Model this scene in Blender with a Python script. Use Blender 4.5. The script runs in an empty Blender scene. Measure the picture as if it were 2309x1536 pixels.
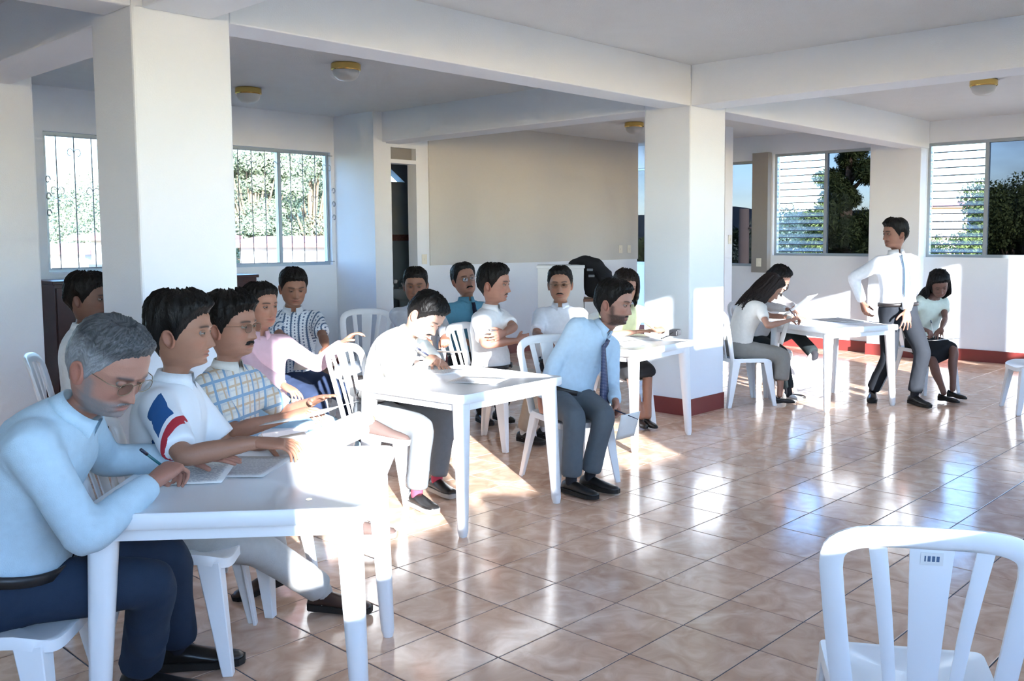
import bpy, bmesh, math, random
import numpy as np
from mathutils import Vector, Matrix, Quaternion
random.seed(7); np.random.seed(7)
SCN = bpy.context.scene
COL = SCN.collection
pi = math.pi

# ------------------------------------------------------------------ camera
IW, IH, FPX = 2309, 1536, 2108.7
CXP, CYP = IW/2+124.56, IH/2-65.66
CAM_H = 1.49
YAW, PITCH, ROLL = .7321, -.0786, .0040
FWD = np.array([math.cos(YAW)*math.cos(PITCH), math.sin(YAW)*math.cos(PITCH), math.sin(PITCH)])
_r0 = np.array([math.sin(YAW), -math.cos(YAW), 0.]); _dn = np.cross(FWD, _r0)
RGT = math.cos(ROLL)*_r0+math.sin(ROLL)*_dn; DWN = -math.sin(ROLL)*_r0+math.cos(ROLL)*_dn
CAMO = np.array([0, 0, CAM_H])
cam_d = bpy.data.cameras.new('camera'); cam = bpy.data.objects.new('camera', cam_d); COL.objects.link(cam)
cam_d.sensor_width = 36; cam_d.lens = FPX/IW*36
cam_d.shift_x = -124.56/IW; cam_d.shift_y = -65.66/IW
cam_d.clip_start = .05; cam_d.clip_end = 2000
_m = Matrix.Identity(4)
for i in range(3):
    _m[i][0] = RGT[i]; _m[i][1] = -DWN[i]; _m[i][2] = -FWD[i]; _m[i][3] = CAMO[i]
cam.matrix_world = _m
SCN.camera = cam

# ------------------------------------------------------------------ world, sun, exposure
SUNV = Vector((.57, 1.0, -.28)).normalized()          # direction the sunlight travels
world = bpy.data.worlds.new('world'); SCN.world = world; world.use_nodes = True
wt = world.node_tree; wt.nodes.clear()
w_out = wt.nodes.new('ShaderNodeOutputWorld'); w_bg = wt.nodes.new('ShaderNodeBackground')
w_sky = wt.nodes.new('ShaderNodeTexSky'); w_sky.sky_type = 'NISHITA'; w_sky.sun_disc = False
w_sky.sun_elevation = math.radians(13.7); w_sky.sun_rotation = SUN_ROT = math.atan2(-.57, -1.0) % (2*pi)
w_sky.air_density = 1.0; w_sky.dust_density = .35; w_sky.ozone_density = 4.0
w_tc = wt.nodes.new('ShaderNodeTexCoord'); w_map = wt.nodes.new('ShaderNodeMapping')
w_map.inputs['Scale'].default_value = (1, 1, 3.2)
w_ns = wt.nodes.new('ShaderNodeTexNoise'); w_ns.inputs['Scale'].default_value = 3.2; w_ns.inputs['Detail'].default_value = 6
w_rp = wt.nodes.new('ShaderNodeValToRGB'); w_rp.color_ramp.elements[0].position = .36; w_rp.color_ramp.elements[1].position = .62
w_rp.color_ramp.elements[1].color = (.75, .75, .75, 1)
w_mix = wt.nodes.new('ShaderNodeMixRGB'); w_mix.inputs[2].default_value = (WCLOUD:=(.62, .66, .72, 1))
wt.links.new(w_tc.outputs['Generated'], w_map.inputs[0]); wt.links.new(w_map.outputs[0], w_ns.inputs[0])
wt.links.new(w_ns.outputs[0], w_rp.inputs[0]); wt.links.new(w_rp.outputs[0], w_mix.inputs[0])
wt.links.new(w_sky.outputs[0], w_mix.inputs[1])
w_tint = wt.nodes.new('ShaderNodeMixRGB'); w_tint.blend_type = 'MULTIPLY'; w_tint.inputs[0].default_value = 1; w_tint.inputs[2].default_value = (.86, .94, 1.02, 1)
wt.links.new(w_mix.outputs[0], w_tint.inputs[1]); wt.links.new(w_tint.outputs[0], w_bg.inputs[0])
w_bg.inputs[1].default_value = WORLD_STRENGTH = .85
wt.links.new(w_bg.outputs[0], w_out.inputs[0])
sun_d = bpy.data.lights.new('sun', 'SUN'); sun_d.energy = 7.0; sun_d.angle = math.radians(.6); sun_d.color = (.95, .97, 1.0)
sun_o = bpy.data.objects.new('sun', sun_d); COL.objects.link(sun_o)
sun_o.rotation_euler = SUNV.to_track_quat('-Z', 'Y').to_euler(); sun_o.location = (-6, -12, 8)
vs = SCN.view_settings
vs.view_transform = 'Standard'; vs.look = 'None'; vs.gamma = 1; vs.use_curve_mapping = False
vs.exposure = EXPOSURE = 2.05
try:
    SCN.cycles.use_denoising = True
    SCN.cycles.max_bounces = 7; SCN.cycles.diffuse_bounces = 4; SCN.cycles.glossy_bounces = 3; SCN.cycles.transparent_max_bounces = 12
    SCN.cycles.use_adaptive_sampling = True; SCN.cycles.adaptive_threshold = .1; SCN.cycles.adaptive_min_samples = 16
    SCN.cycles.sample_clamp_indirect = 6.0
    SCN.cycles.caustics_reflective = False; SCN.cycles.caustics_refractive = False
except Exception: pass

# ------------------------------------------------------------------ helpers
def at(x, y, d):
    """point seen at photo pixel x, y at depth d along the view axis"""
    return CAMO+((x-CXP)*RGT+(y-CYP)*DWN+FPX*FWD)/FPX*d
def on_z(x, y, z):
    r = (x-CXP)*RGT+(y-CYP)*DWN+FPX*FWD
    return CAMO+r*((z-CAM_H)/r[2])
def pix(p):
    q = np.asarray(p, float)-CAMO; d = q@FWD
    return CXP+FPX*(q@RGT)/d, CYP+FPX*(q@DWN)/d, d
def scr(phi):
    "heading in world radians: 0 = towards picture right, 90 = away, -90 = towards camera"
    return math.radians(phi)+YAW-pi/2

def tag(o, label=None, cat=None, group=None, kind=None):
    if label: o['label'] = label
    if cat: o['category'] = cat
    if group: o['group'] = group
    if kind: o['kind'] = kind
    return o
def empty(name, loc=(0, 0, 0), rz=0):
    o = bpy.data.objects.new(name, None); COL.objects.link(o); o.empty_display_size = .1
    o.location = loc; o.rotation_euler = (0, 0, rz); return o
def mesh_obj(name, V, F, mat=None, parent=None, smooth=False):
    me = bpy.data.meshes.new(name)
    me.from_pydata([tuple(v) for v in V], [], [tuple(f) for f in F]); me.update()
    if smooth: me.polygons.foreach_set('use_smooth', [True]*len(me.polygons))
    return link(name, me, mat, parent)
def link(name, me, mat=None, parent=None):
    o = bpy.data.objects.new(name, me); COL.objects.link(o)
    if mat is not None and not me.materials: me.materials.append(mat)
    if parent is not None: o.parent = parent
    return o
class MB:
    def __init__(s): s.V = []; s.F = []
    def add(s, V, F):
        n = len(s.V); s.V += [tuple(map(float, v)) for v in V]; s.F += [tuple(i+n for i in f) for f in F]; return s
    def box(s, x0, x1, y0, y1, z0, z1):
        V = [(x, y, z) for z in (z0, z1) for y in (y0, y1) for x in (x0, x1)]
        return s.add(V, [(0, 2, 3, 1), (4, 5, 7, 6), (0, 1, 5, 4), (2, 6, 7, 3), (0, 4, 6, 2), (1, 3, 7, 5)])
    def bar(s, a, b, w, h, up=(0, 0, 1), w2=None, h2=None):
        a = Vector(a); b = Vector(b); t = (b-a).normalized(); u = Vector(up)
        if abs(t.dot(u)) > .98: u = Vector((1, 0, 0))
        r = t.cross(u).normalized(); u = r.cross(t).normalized(); V = []
        for p, ww, hh in ((a, w, h), (b, w2 or w, h2 or h)):
            for i, j in ((-1, -1), (1, -1), (1, 1), (-1, 1)): V.append(p+r*(i*ww/2)+u*(j*hh/2))
        return s.add(V, [(3, 2, 1, 0), (4, 5, 6, 7), (0, 1, 5, 4), (1, 2, 6, 5), (2, 3, 7, 6), (3, 0, 4, 7)])
    def tube(s, pts, rad, n=8, cap=True):
        pts = [Vector(p) for p in pts]; m = len(pts)
        rads = rad if hasattr(rad, '__len__') else [rad]*m
        prev = None; V = []; F = []
        for i, p in enumerate(pts):
            t = (pts[min(i+1, m-1)]-pts[max(i-1, 0)]).normalized()
            if prev is None:
                u = Vector((0, 0, 1)) if abs(t.z) < .9 else Vector((1, 0, 0))
                prev = (u-t*u.dot(t)).normalized()
            else: prev = (prev-t*prev.dot(t)).normalized()
            q = t.cross(prev)
            for k in range(n):
                a = 2*pi*k/n; V.append(p+(prev*math.cos(a)+q*math.sin(a))*rads[i])
        for i in range(m-1):
            for k in range(n): F.append((i*n+k, i*n+(k+1) % n, (i+1)*n+(k+1) % n, (i+1)*n+k))
        if cap: F += [tuple(range(n))[::-1], tuple(range((m-1)*n, m*n))]
        return s.add(V, F)
    def lathe(s, prof, n=24, c=(0, 0, 0)):
        V = [(c[0]+r*math.cos(2*pi*k/n), c[1]+r*math.sin(2*pi*k/n), c[2]+z) for r, z in prof for k in range(n)]
        F = [(i*n+k, i*n+(k+1) % n, (i+1)*n+(k+1) % n, (i+1)*n+k) for i in range(len(prof)-1) for k in range(n)]
        return s.add(V, F)
    def prism(s, poly, axis, a, b):
        "extrude a 2D polygon along axis x/y/z from a to b"
        n = len(poly)
        def P(p, t): return (t, p[0], p[1]) if axis == 'x' else ((p[0], t, p[1]) if axis == 'y' else (p[0], p[1], t))
        V = [P(p, a) for p in poly]+[P(p, b) for p in poly]
        return s.add(V, [tuple(range(n)), tuple(range(2*n-1, n-1, -1))]+[(i, i+n, (i+1) % n+n, (i+1) % n) for i in range(n)])
    def build(s, name, mat=None, parent=None, smooth=False, bevel=0, seg=2):
        me = bpy.data.meshes.new(name)
        bm = bmesh.new(); vs_ = [bm.verts.new(v) for v in s.V]
        for f in s.F:
            try: bm.faces.new([vs_[i] for i in f])
            except ValueError: pass
        bmesh.ops.recalc_face_normals(bm, faces=bm.faces)
        if bevel:
            bmesh.ops.bevel(bm, geom=[e for e in bm.edges if len(e.link_faces) == 2 and e.calc_face_angle(0) > .5], offset=bevel, segments=seg, affect='EDGES', profile=.5)
        bm.to_mesh(me); bm.free()
        if smooth: me.polygons.foreach_set('use_smooth', [True]*len(me.polygons))
        return link(name, me, mat, parent)
def autosmooth(o, ang=35):
    me = o.data
    me.polygons.foreach_set('use_smooth', [True]*len(me.polygons))
    try: me.set_sharp_from_angle(angle=math.radians(ang))
    except Exception: pass
    return o

# ------------------------------------------------------------------ materials
def nm(name):
    m = bpy.data.materials.new(name); m.use_nodes = True
    nt = m.node_tree; b = nt.nodes['Principled BSDF']; return m, nt, b
def plain(name, col, rough=.6, spec=.5, metal=0, noise=0, nscale=20, bump=0, bscale=80):
    m, nt, b = nm(name)
    b.inputs['Base Color'].default_value = (*col, 1); b.inputs['Roughness'].default_value = rough
    b.inputs['Specular IOR Level'].default_value = spec; b.inputs['Metallic'].default_value = metal
    if noise or bump:
        tc = nt.nodes.new('ShaderNodeTexCoord')
    if noise:
        n = nt.nodes.new('ShaderNodeTexNoise'); n.inputs['Scale'].default_value = nscale; n.inputs['Detail'].default_value = 4
        nt.links.new(tc.outputs['Object'], n.inputs['Vector'])
        mx = nt.nodes.new('ShaderNodeMixRGB'); nt.links.new(n.outputs[0], mx.inputs[0])
        mx.inputs[1].default_value = (*[c*(1-noise) for c in col], 1); mx.inputs[2].default_value = (*[min(1, c*(1+noise)) for c in col], 1)
        nt.links.new(mx.outputs[0], b.inputs['Base Color'])
    if bump:
        n2 = nt.nodes.new('ShaderNodeTexNoise'); n2.inputs['Scale'].default_value = bscale; n2.inputs['Detail'].default_value = 3
        nt.links.new(tc.outputs['Object'], n2.inputs['Vector'])
        bp = nt.nodes.new('ShaderNodeBump'); bp.inputs['Strength'].default_value = bump; bp.inputs['Distance'].default_value = .01
        nt.links.new(n2.outputs[0], bp.inputs['Height']); nt.links.new(bp.outputs[0], b.inputs['Normal'])
    return m
def glass_mat(name, tint=(1, 1, 1), refl=.08, veil=0, veil_col=(.8, .85, .9)):
    m = bpy.data.materials.new(name); m.use_nodes = True; nt = m.node_tree; nt.nodes.clear()
    o = nt.nodes.new('ShaderNodeOutputMaterial'); t = nt.nodes.new('ShaderNodeBsdfTransparent'); t.inputs[0].default_value = (*tint, 1)
    g = nt.nodes.new('ShaderNodeBsdfGlossy'); g.inputs['Roughness'].default_value = .03
    fr = nt.nodes.new('ShaderNodeLayerWeight'); fr.inputs[0].default_value = .25
    mu = nt.nodes.new('ShaderNodeMath'); mu.operation = 'MULTIPLY'; mu.inputs[1].default_value = refl*4
    nt.links.new(fr.outputs['Fresnel'], mu.inputs[0])
    mx = nt.nodes.new('ShaderNodeMixShader'); nt.links.new(mu.outputs[0], mx.inputs[0]); nt.links.new(t.outputs[0], mx.inputs[1]); nt.links.new(g.outputs[0], mx.inputs[2])
    last = mx
    if veil:
        d = nt.nodes.new('ShaderNodeBsdfDiffuse'); d.inputs[0].default_value = (*veil_col, 1)
        tr = nt.nodes.new('ShaderNodeBsdfTranslucent'); tr.inputs[0].default_value = (*veil_col, 1)
        a = nt.nodes.new('ShaderNodeMixShader'); a.inputs[0].default_value = .5; nt.links.new(d.outputs[0], a.inputs[1]); nt.links.new(tr.outputs[0], a.inputs[2])
        m2 = nt.nodes.new('ShaderNodeMixShader'); m2.inputs[0].default_value = veil; nt.links.new(mx.outputs[0], m2.inputs[1]); nt.links.new(a.outputs[0], m2.inputs[2]); last = m2
    nt.links.new(last.outputs[0], o.inputs[0]); return m
WHITE_PAINT = (.83, .87, .93)
M_wall = plain('wall_paint', WHITE_PAINT, .75, .3, noise=.015, nscale=3, bump=.12, bscale=120)
M_ceil = plain('ceiling_paint', (.74, .76, .78), .85, .2, noise=.03, nscale=6, bump=.5, bscale=160)
M_panel = plain('beige_grey_panel', (.62, .61, .585), .7, .3, noise=.02, nscale=40, bump=.1, bscale=200)
M_red = plain('maroon_skirting', (.20, .035, .032), .35, .5, noise=.12, nscale=8)
M_alu = plain('window_aluminium', (.42, .47, .50), .4, .5, metal=.6)
M_slat = plain('louver_edge', (.10, .12, .14), .4, .4)
M_glass = glass_mat('window_glass', (.93, .96, .97), .05)
M_tint = glass_mat('tinted_glass', (.21, .205, .225), .05)
M_louver_a = glass_mat('louver_glass_clear', (.86, .88, .92), .10, .05, (.7, .75, .85))
M_louver_b = glass_mat('louver_glass_milky', (.9, .92, .94), .05, .12, (.8, .84, .88))
M_plastic = plain('white_plastic', (.89, .91, .93), .32, .5, noise=.01)
M_brass = plain('polished_brass', (.72, .50, .16), .18, .5, metal=1)
M_bowl = plain('frosted_bowl', (.58, .58, .56), .3, .5)
M_iron = plain('painted_iron', (.33, .38, .44), .5, .4)
M_darkwood = plain('dark_wood', (.045, .012, .010), .35, .5, noise=.35, nscale=12)
M_grey = plain('flat_grey', (.30, .29, .28), .8, .3, noise=.03)
M_chrome = plain('chrome', (.8, .8, .82), .15, .5, metal=1)
M_porc = plain('porcelain', (.82, .84, .86), .12, .5)
M_black = plain('black_fabric', (.012, .012, .014), .8, .3, noise=.3, nscale=60, bump=.4, bscale=150)
M_blackpl = plain('black_plastic', (.015, .015, .018), .35, .5)
M_paper = plain('paper', (.82, .82, .80), .8, .2, noise=.01)
M_ivory = plain('ivory_plastic', (.80, .76, .66), .4, .5)

def tile_material():
    m, nt, b = nm('marbled_floor_tile')
    oi = nt.nodes.new('ShaderNodeObjectInfo'); tc = nt.nodes.new('ShaderNodeTexCoord'); geo = nt.nodes.new('ShaderNodeNewGeometry')
    ad = nt.nodes.new('ShaderNodeVectorMath'); ad.operation = 'MULTIPLY_ADD'
    cmb = nt.nodes.new('ShaderNodeCombineXYZ')
    for i in range(3): nt.links.new(oi.outputs['Random'], cmb.inputs[i])
    nt.links.new(cmb.outputs[0], ad.inputs[0]); ad.inputs[1].default_value = (37, 53, 11); nt.links.new(geo.outputs['Position'], ad.inputs[2])
    n = nt.nodes.new('ShaderNodeTexNoise'); n.inputs['Scale'].default_value = 7; n.inputs['Detail'].default_value = 7; n.inputs['Distortion'].default_value = 1.2
    nt.links.new(ad.outputs[0], n.inputs['Vector'])
    r = nt.nodes.new('ShaderNodeValToRGB'); e = r.color_ramp.elements
    e[0].position = .30; e[0].color = (.58, .365, .25, 1); e[1].position = .72; e[1].color = (.84, .63, .49, 1)
    x = r.color_ramp.elements.new(.52); x.color = (.71, .48, .345, 1)
    nt.links.new(n.outputs[0], r.inputs[0])
    hsv = nt.nodes.new('ShaderNodeHueSaturation'); mr = nt.nodes.new('ShaderNodeMapRange')
    mr.inputs['To Min'].default_value = .93; mr.inputs['To Max'].default_value = 1.07
    nt.links.new(oi.outputs['Random'], mr.inputs[0]); nt.links.new(mr.outputs[0], hsv.inputs['Value']); nt.links.new(r.outputs[0], hsv.inputs['Color'])
    nt.links.new(hsv.outputs[0], b.inputs['Base Color'])
    b.inputs['Roughness'].default_value = .14; b.inputs['Specular IOR Level'].default_value = .45
    n2 = nt.nodes.new('ShaderNodeTexNoise'); n2.inputs['Scale'].default_value = 9; nt.links.new(geo.outputs['Position'], n2.inputs['Vector'])
    bp = nt.nodes.new('ShaderNodeBump'); bp.inputs['Strength'].default_value = .04; bp.inputs['Distance'].default_value = .01
    nt.links.new(n2.outputs[0], bp.inputs['Height']); nt.links.new(bp.outputs[0], b.inputs['Normal'])
    return m
M_tile = tile_material()
M_grout = plain('grout', (.10, .105, .125), .9, .2)

# ------------------------------------------------------------------ the room
X0, X1, Y0, Y1 = -2.4, 11.5, -1.1, 9.25
ZC, ZB = 2.88, 2.555
floor = tag(MB().box(X0-.2, X1+.2, Y0-.2, 10.2, -.25, -.0025).build('floor', M_grout), 'beige marbled floor tiles with dark grout lines', kind='structure')
TS, TU0, TV0, GAP = .3329, 2.565, 2.676, .0055
hs = (TS-GAP)/2
tmb = MB(); c = .0016
V = [(sx*hs, sy*hs, -.006) for sx, sy in ((-1, -1), (1, -1), (1, 1), (-1, 1))]+[(sx*hs, sy*hs, -c) for sx, sy in ((-1, -1), (1, -1), (1, 1), (-1, 1))]+[(sx*(hs-c), sy*(hs-c), 0) for sx, sy in ((-1, -1), (1, -1), (1, 1), (-1, 1))]
F = [(0, 1, 5, 4), (1, 2, 6, 5), (2, 3, 7, 6), (3, 0, 4, 7), (4, 5, 9, 8), (5, 6, 10, 9), (6, 7, 11, 10), (7, 4, 8, 11), (8, 9, 10, 11)]
tile_me = bpy.data.meshes.new('tile'); tile_me.from_pydata(V, [], F); tile_me.materials.append(M_tile)
cells = []
for i in range(-20, 32):
    for j in range(-14, 26):
        cxu, cyv = TU0+(i+.5)*TS, TV0+(j+.5)*TS
        if not (X0-.1 < cxu < X1+.1 and Y0-.1 < cyv < 9.4): continue
        px, py, d = pix((cxu, cyv, 0))
        vis = d > .3 and -60 < px < IW+60 and 0 < py < IH+80
        cells.append((0 if vis else 1, d if vis else abs(d), cxu, cyv))
cells.sort()
rest = MB()
for k, (nv, d, cxu, cyv) in enumerate(cells):
    if k < 300 and not nv:
        t = bpy.data.objects.new('tile', tile_me); COL.objects.link(t); t.parent = floor; t.location = (cxu, cyv, 0)
    else:
        rest.add([(x+cxu, y+cyv, z) for x, y, z in V], F)
tag(rest.build('tile_field', M_tile, floor), kind='stuff')

ceil = tag(MB().box(X0-.2, X1+.2, Y0-.2, Y1+.2, ZC, ZC+.2).build('ceiling', M_ceil), 'off-white plastered ceiling between the beams', kind='structure')

def wall(name, axis, pos, thick, a0, a1, z0, z1, holes, label, mat=M_wall):
    """wall slab with rectangular holes; axis 'x' = plane x=pos spanning y, 'y' = plane y=pos spanning x"""
    m = MB()
    def bx(p, q, zz0, zz1):
        if q-p < 1e-4 or zz1-zz0 < 1e-4: return
        lo, hi = min(pos, pos+thick), max(pos, pos+thick)
        if axis == 'x': m.box(lo, hi, p, q, zz0, zz1)
        else: m.box(p, q, lo, hi, zz0, zz1)
    cur = a0
    for h0, h1, hz0, hz1 in sorted(holes):
        bx(cur, h0, z0, z1); bx(h0, h1, z0, hz0); bx(h0, h1, hz1, z1); cur = h1
    bx(cur, a1, z0, z1)
    return tag(m.build(name, mat), label, kind='structure')
WIN_R = [(2.30, 3.72, 1.235, 2.62), (3.72, 4.43, 1.235, 2.62), (5.08, 5.77, 1.235, 2.62), (5.77, 6.53, 1.235, 2.62), (6.80, 9.02, 1.08, 2.55), (-.55, .9, 1.235, 2.62)]
wall('wall_right', 'x', X1, .16, Y0-.2, Y1+1.6, 0, ZC, [(.0-.55, .9, 1.235, 2.62), (2.30, 4.43, 1.235, 2.62), (5.08, 6.53, 1.235, 2.62), (6.80, 9.02, 1.08, 2.55)], 'white wall with louvered windows behind the standing man')
WIN_L = [(3.20, 4.46, 1.19, 2.475), (4.98, 6.24, 1.19, 2.475), (.4, 1.7, 1.19, 2.475)]
wall('wall_left', 'y', Y1, .16, X0, 6.45, 0, ZC, WIN_L, 'white wall with barred windows beyond the columns')
WIN_F = [(-.60, .44, 1.33, 2.62), (.54, 1.137, 1.365, 2.62), (1.85, 2.51, 1.33, 2.62), (2.62, 3.15, 2.115, 2.62), (3.27, 3.85, 2.115, 2.62),  # unseen openings shaped for the sun patches; first edge imitates the camera operator's shadow
         (4.50, 5.02, 1.33, 2.62), (5.30, 5.95, 1.33, 2.62), (7.10, 7.87, 1.33, 2.62), (8.36, 8.58, 1.33, 2.62), (8.84, 9.9, 1.33, 2.62)]
wall('wall_front', 'y', Y0, -.16, X0, X1, 0, ZC, WIN_F, 'window wall behind the camera facing the low sun')
wall('wall_rear', 'x', X0, -.16, Y0-.16, Y1+.16, 0, ZC, [(-.9, .1, 1.235, 2.62)], 'unseen wall behind the camera with an opening added for sky fill')  # hole added and sized to let sky light fill the near side
YB = 8.6
wb = wall('wall_back', 'y', YB, .14, 6.45, 11.14, 0, ZC, [(6.50, 6.985, 0, 2.52)], 'white partition wall behind the seated group')
MB().box(7.14, 11.14, YB-.018, YB, 1.17, ZC).build('panel', M_panel, wb)
wall('wall_pier', 'y', 8.5, .8, 6.29, 6.46, 0, ZC, [], 'white wall pier beside the washroom door')
# columns, beams, skirting
def column(x0, x1, y0, y1, label):
    o = tag(MB().box(x0, x1, y0, y1, 0, ZC).build('column', M_wall, bevel=.012), label, kind='structure')
    MB().box(x0-.006, x1+.006, y0-.006, y1+.006, 0, .14).build('skirting', M_red, o)
    return o
column(1.921, 2.405, 4.40, 4.855, 'white square column in front of the seated men')
column(6.406, 6.932, 4.40, 4.873, 'white square column with maroon skirting between the two groups')
column(1.97, 2.44, 7.2, 7.66, 'shaded white column at the left edge of the picture')
def beam(x0, x1, y0, y1, label):
    return tag(MB().box(x0, x1, y0, y1, ZB, ZC+.01).build('beam', M_wall, bevel=.008), label, kind='structure')
beam(X0, 1.921, 4.40, 4.68, 'white ceiling beam running from the wall to the first column')
beam(2.405, 6.406, 4.40, 4.68, 'white ceiling beam between the two columns')
beam(6.932, X1, 4.40, 4.68, 'white ceiling beam from the column to the window wall')
beam(6.41, 6.72, Y0, 4.40, 'white ceiling beam crossing overhead towards the camera side')
beam(6.41, 6.72, 4.873, YB, 'white ceiling beam from the column to the washroom door')
beam(1.97, 2.30, 4.855, 7.2, 'white ceiling beam between the two columns at the left')
beam(1.97, 2.30, Y0, 4.40, 'white ceiling beam above the front table')
beam(1.97, 2.30, 7.66, Y1, 'white ceiling beam from the shaded column to the barred windows')
tag(MB().box(11.32, X1, 4.43, 5.07, 0, ZC).build('pilaster', M_wall, bevel=.008), 'white pilaster between the louvered windows', kind='structure')
tag(MB().box(11.40, X1, 6.555, 6.80, 1.0, 2.64).build('pilaster', M_grey), 'grey strip of wall beside the narrow window', kind='structure')  # wall strip coloured a darker grey than its neighbours
tag(MB().box(10.18, 10.36, 6.46, 6.62, 0, ZC).build('pilaster', M_wall, bevel=.006), 'slim white post just behind the square column', kind='structure')
bs = tag(MB().box(X1-.012, X1, Y0, 4.43, 0, .14).build('baseboard_right', M_red), 'maroon skirting along the louvered window wall', kind='structure')
MB().box(11.308, 11.32, 4.42, 5.08, 0, .14).build('skirting', M_red, bs)
MB().box(X1-.012, X1, 5.07, Y1, 0, .14).build('skirting', M_red, bs)
tag(MB().box(X0, 6.29, Y1-.012, Y1, 0, .14).build('baseboard_left', M_red), 'maroon skirting along the barred window wall', kind='structure')
tag(MB().box(6.985, 11.14, YB-.012, YB, 0, .14).build('baseboard_back', M_red), 'maroon skirting along the partition wall', kind='structure')

# windows
def window(name, axis, pos, a0, a1, z0, z1, mull, label, louver=None, depth=.06, off=.05, nl=14, split=6, pane_mat=None):
    r = empty(name, (pos, (a0+a1)/2, z0) if axis == 'x' else ((a0+a1)/2, pos, z0)); tag(r, label, kind='structure')
    L = Vector(r.location)
    def B(p, q, zz0, zz1, nm_, mat, d0=0, d1=depth):
        m = MB()
        if axis == 'x': m.box(off+d0, off+d1, p-L.y, q-L.y, zz0-L.z, zz1-L.z)
        else: m.box(p-L.x, q-L.x, off+d0, off+d1, zz0-L.z, zz1-L.z)
        return m.build(nm_, mat, r)
    fw = .035
    B(a0, a1, z0, z0+fw, 'frame_rail', M_alu); B(a0, a1, z1-fw, z1, 'frame_rail', M_alu)
    B(a0, a0+fw, z0+fw, z1-fw, 'frame_stile', M_alu); B(a1-fw, a1, z0+fw, z1-fw, 'frame_stile', M_alu)
    cuts = [a0+fw]+sum([[m_-fw*.6, m_+fw*.6] for m_ in mull], [])+[a1-fw]
    for m_ in mull: B(m_-fw*.6, m_+fw*.6, z0+fw, z1-fw, 'mullion', M_alu)
    for k in range(0, len(cuts), 2):
        p, q = cuts[k], cuts[k+1]
        if louver is not None and k//2 == louver:
            n = nl; h = (z1-z0-2*fw)/n
            for i in range(n):
                zc = z0+fw+h*(i+.5); ang = math.radians(52 if i >= n-split else 60)
                m = MB(); w = h*1.02
                dx, dz = math.sin(ang)*w/2, math.cos(ang)*w/2
                a = (off+.03+dx, zc-L.z-dz); b = (off+.03-dx, zc-L.z+dz)
                m.bar((a[0], (p+q)/2-L.y, a[1]), (b[0], (p+q)/2-L.y, b[1]), q-p-.01, .006, up=(1, 0, 0))
                m.build('louver_slat', M_louver_a if i >= n-split else M_louver_b, r)
                MB().bar((a[0], p-L.y+.005, a[1]), (a[0], q-L.y-.005, a[1]), .008, .014).build('slat_edge', M_slat, r)
        else:
            B(p, q, z0+fw, z1-fw, 'pane', pane_mat or M_glass, depth*.45, depth*.55)
    return r
window('window_1', 'x', X1, 2.30, 4.43, 1.235, 2.62, [3.74], 'window with glass louvers and a fixed pane behind the seated woman', louver=1, pane_mat=M_tint)
window('window_2', 'x', X1, 5.08, 6.53, 1.235, 2.62, [5.78], 'louvered window showing a tall tree in its fixed pane', louver=1, pane_mat=M_tint)
window('window_3', 'x', X1, 6.80, 9.02, 1.08, 2.55, [7.9], 'narrow glimpse of a fixed window beside the square column', pane_mat=M_tint)
window('window_4', 'y', Y1, 3.20, 4.46, 1.19, 2.475, [3.83], 'barred window above the dark wooden cabinet')
window('window_5', 'y', Y1, 4.98, 6.24, 1.19, 2.475, [5.61], 'barred window with two panes showing a red roofed house')
window('window_6', 'x', X1, -.55, .9, 1.235, 2.62, [.2], 'window of the louvered wall beyond the picture edge')
window('window_7', 'y', Y1, .4, 1.7, 1.19, 2.475, [1.05], 'barred wall window beyond the picture edge')
# wrought iron grilles outside the two barred windows, a thing of its own each
def grille(a0, a1, z0, z1, label, n):
    r = empty('window_grille', ((a0+a1)/2, Y1-.05, z0)); tag(r, label, 'window grille', 'iron grilles on the barred windows')
    w = (a1-a0)/2; H = z1-z0
    for k in range(n):
        x = -w+2*w*(k+.5)/n
        m = MB(); m.tube([(x, 0, .02), (x, 0, H-.02)], .0055, 6); m.build('bar', M_iron, r)
        zz = [H*.58, H*.86][k % 2]
        m = MB()
        for sgn in (-1, 1):
            pts = [(x+sgn*(.035-.033*math.cos(t)*(1-t/9)), 0, zz+.05*math.sin(t)*(1-t/9)) for t in np.linspace(0, 5.2, 16)]
            m.tube(pts, .0035, 5)
        m.build('scroll', M_iron, r)
    for zz in (.03, H-.03): MB().bar((-w, 0, zz), (w, 0, zz), .012, .008).build('rail', M_iron, r)
    for sgn in (-1, 1):
        for z in np.linspace(H*.42, H*.66, 3):
            pts = [(sgn*(w+.005)+.022*math.cos(t)*(1-t/10)*-sgn, -.01, z+.04*math.sin(t)*(1-t/10)) for t in np.linspace(0, 5.5, 14)]
            MB().tube(pts, .006, 5).build('side_scroll', M_iron, r)
grille(3.21, 4.45, 1.2, 2.46, 'iron grille of thin bars and scrolls on the window over the dark cabinet', 8)
grille(4.99, 6.23, 1.2, 2.46, 'iron grille of thin bars and scrolls on the two-pane window by the pier', 8)

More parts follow.
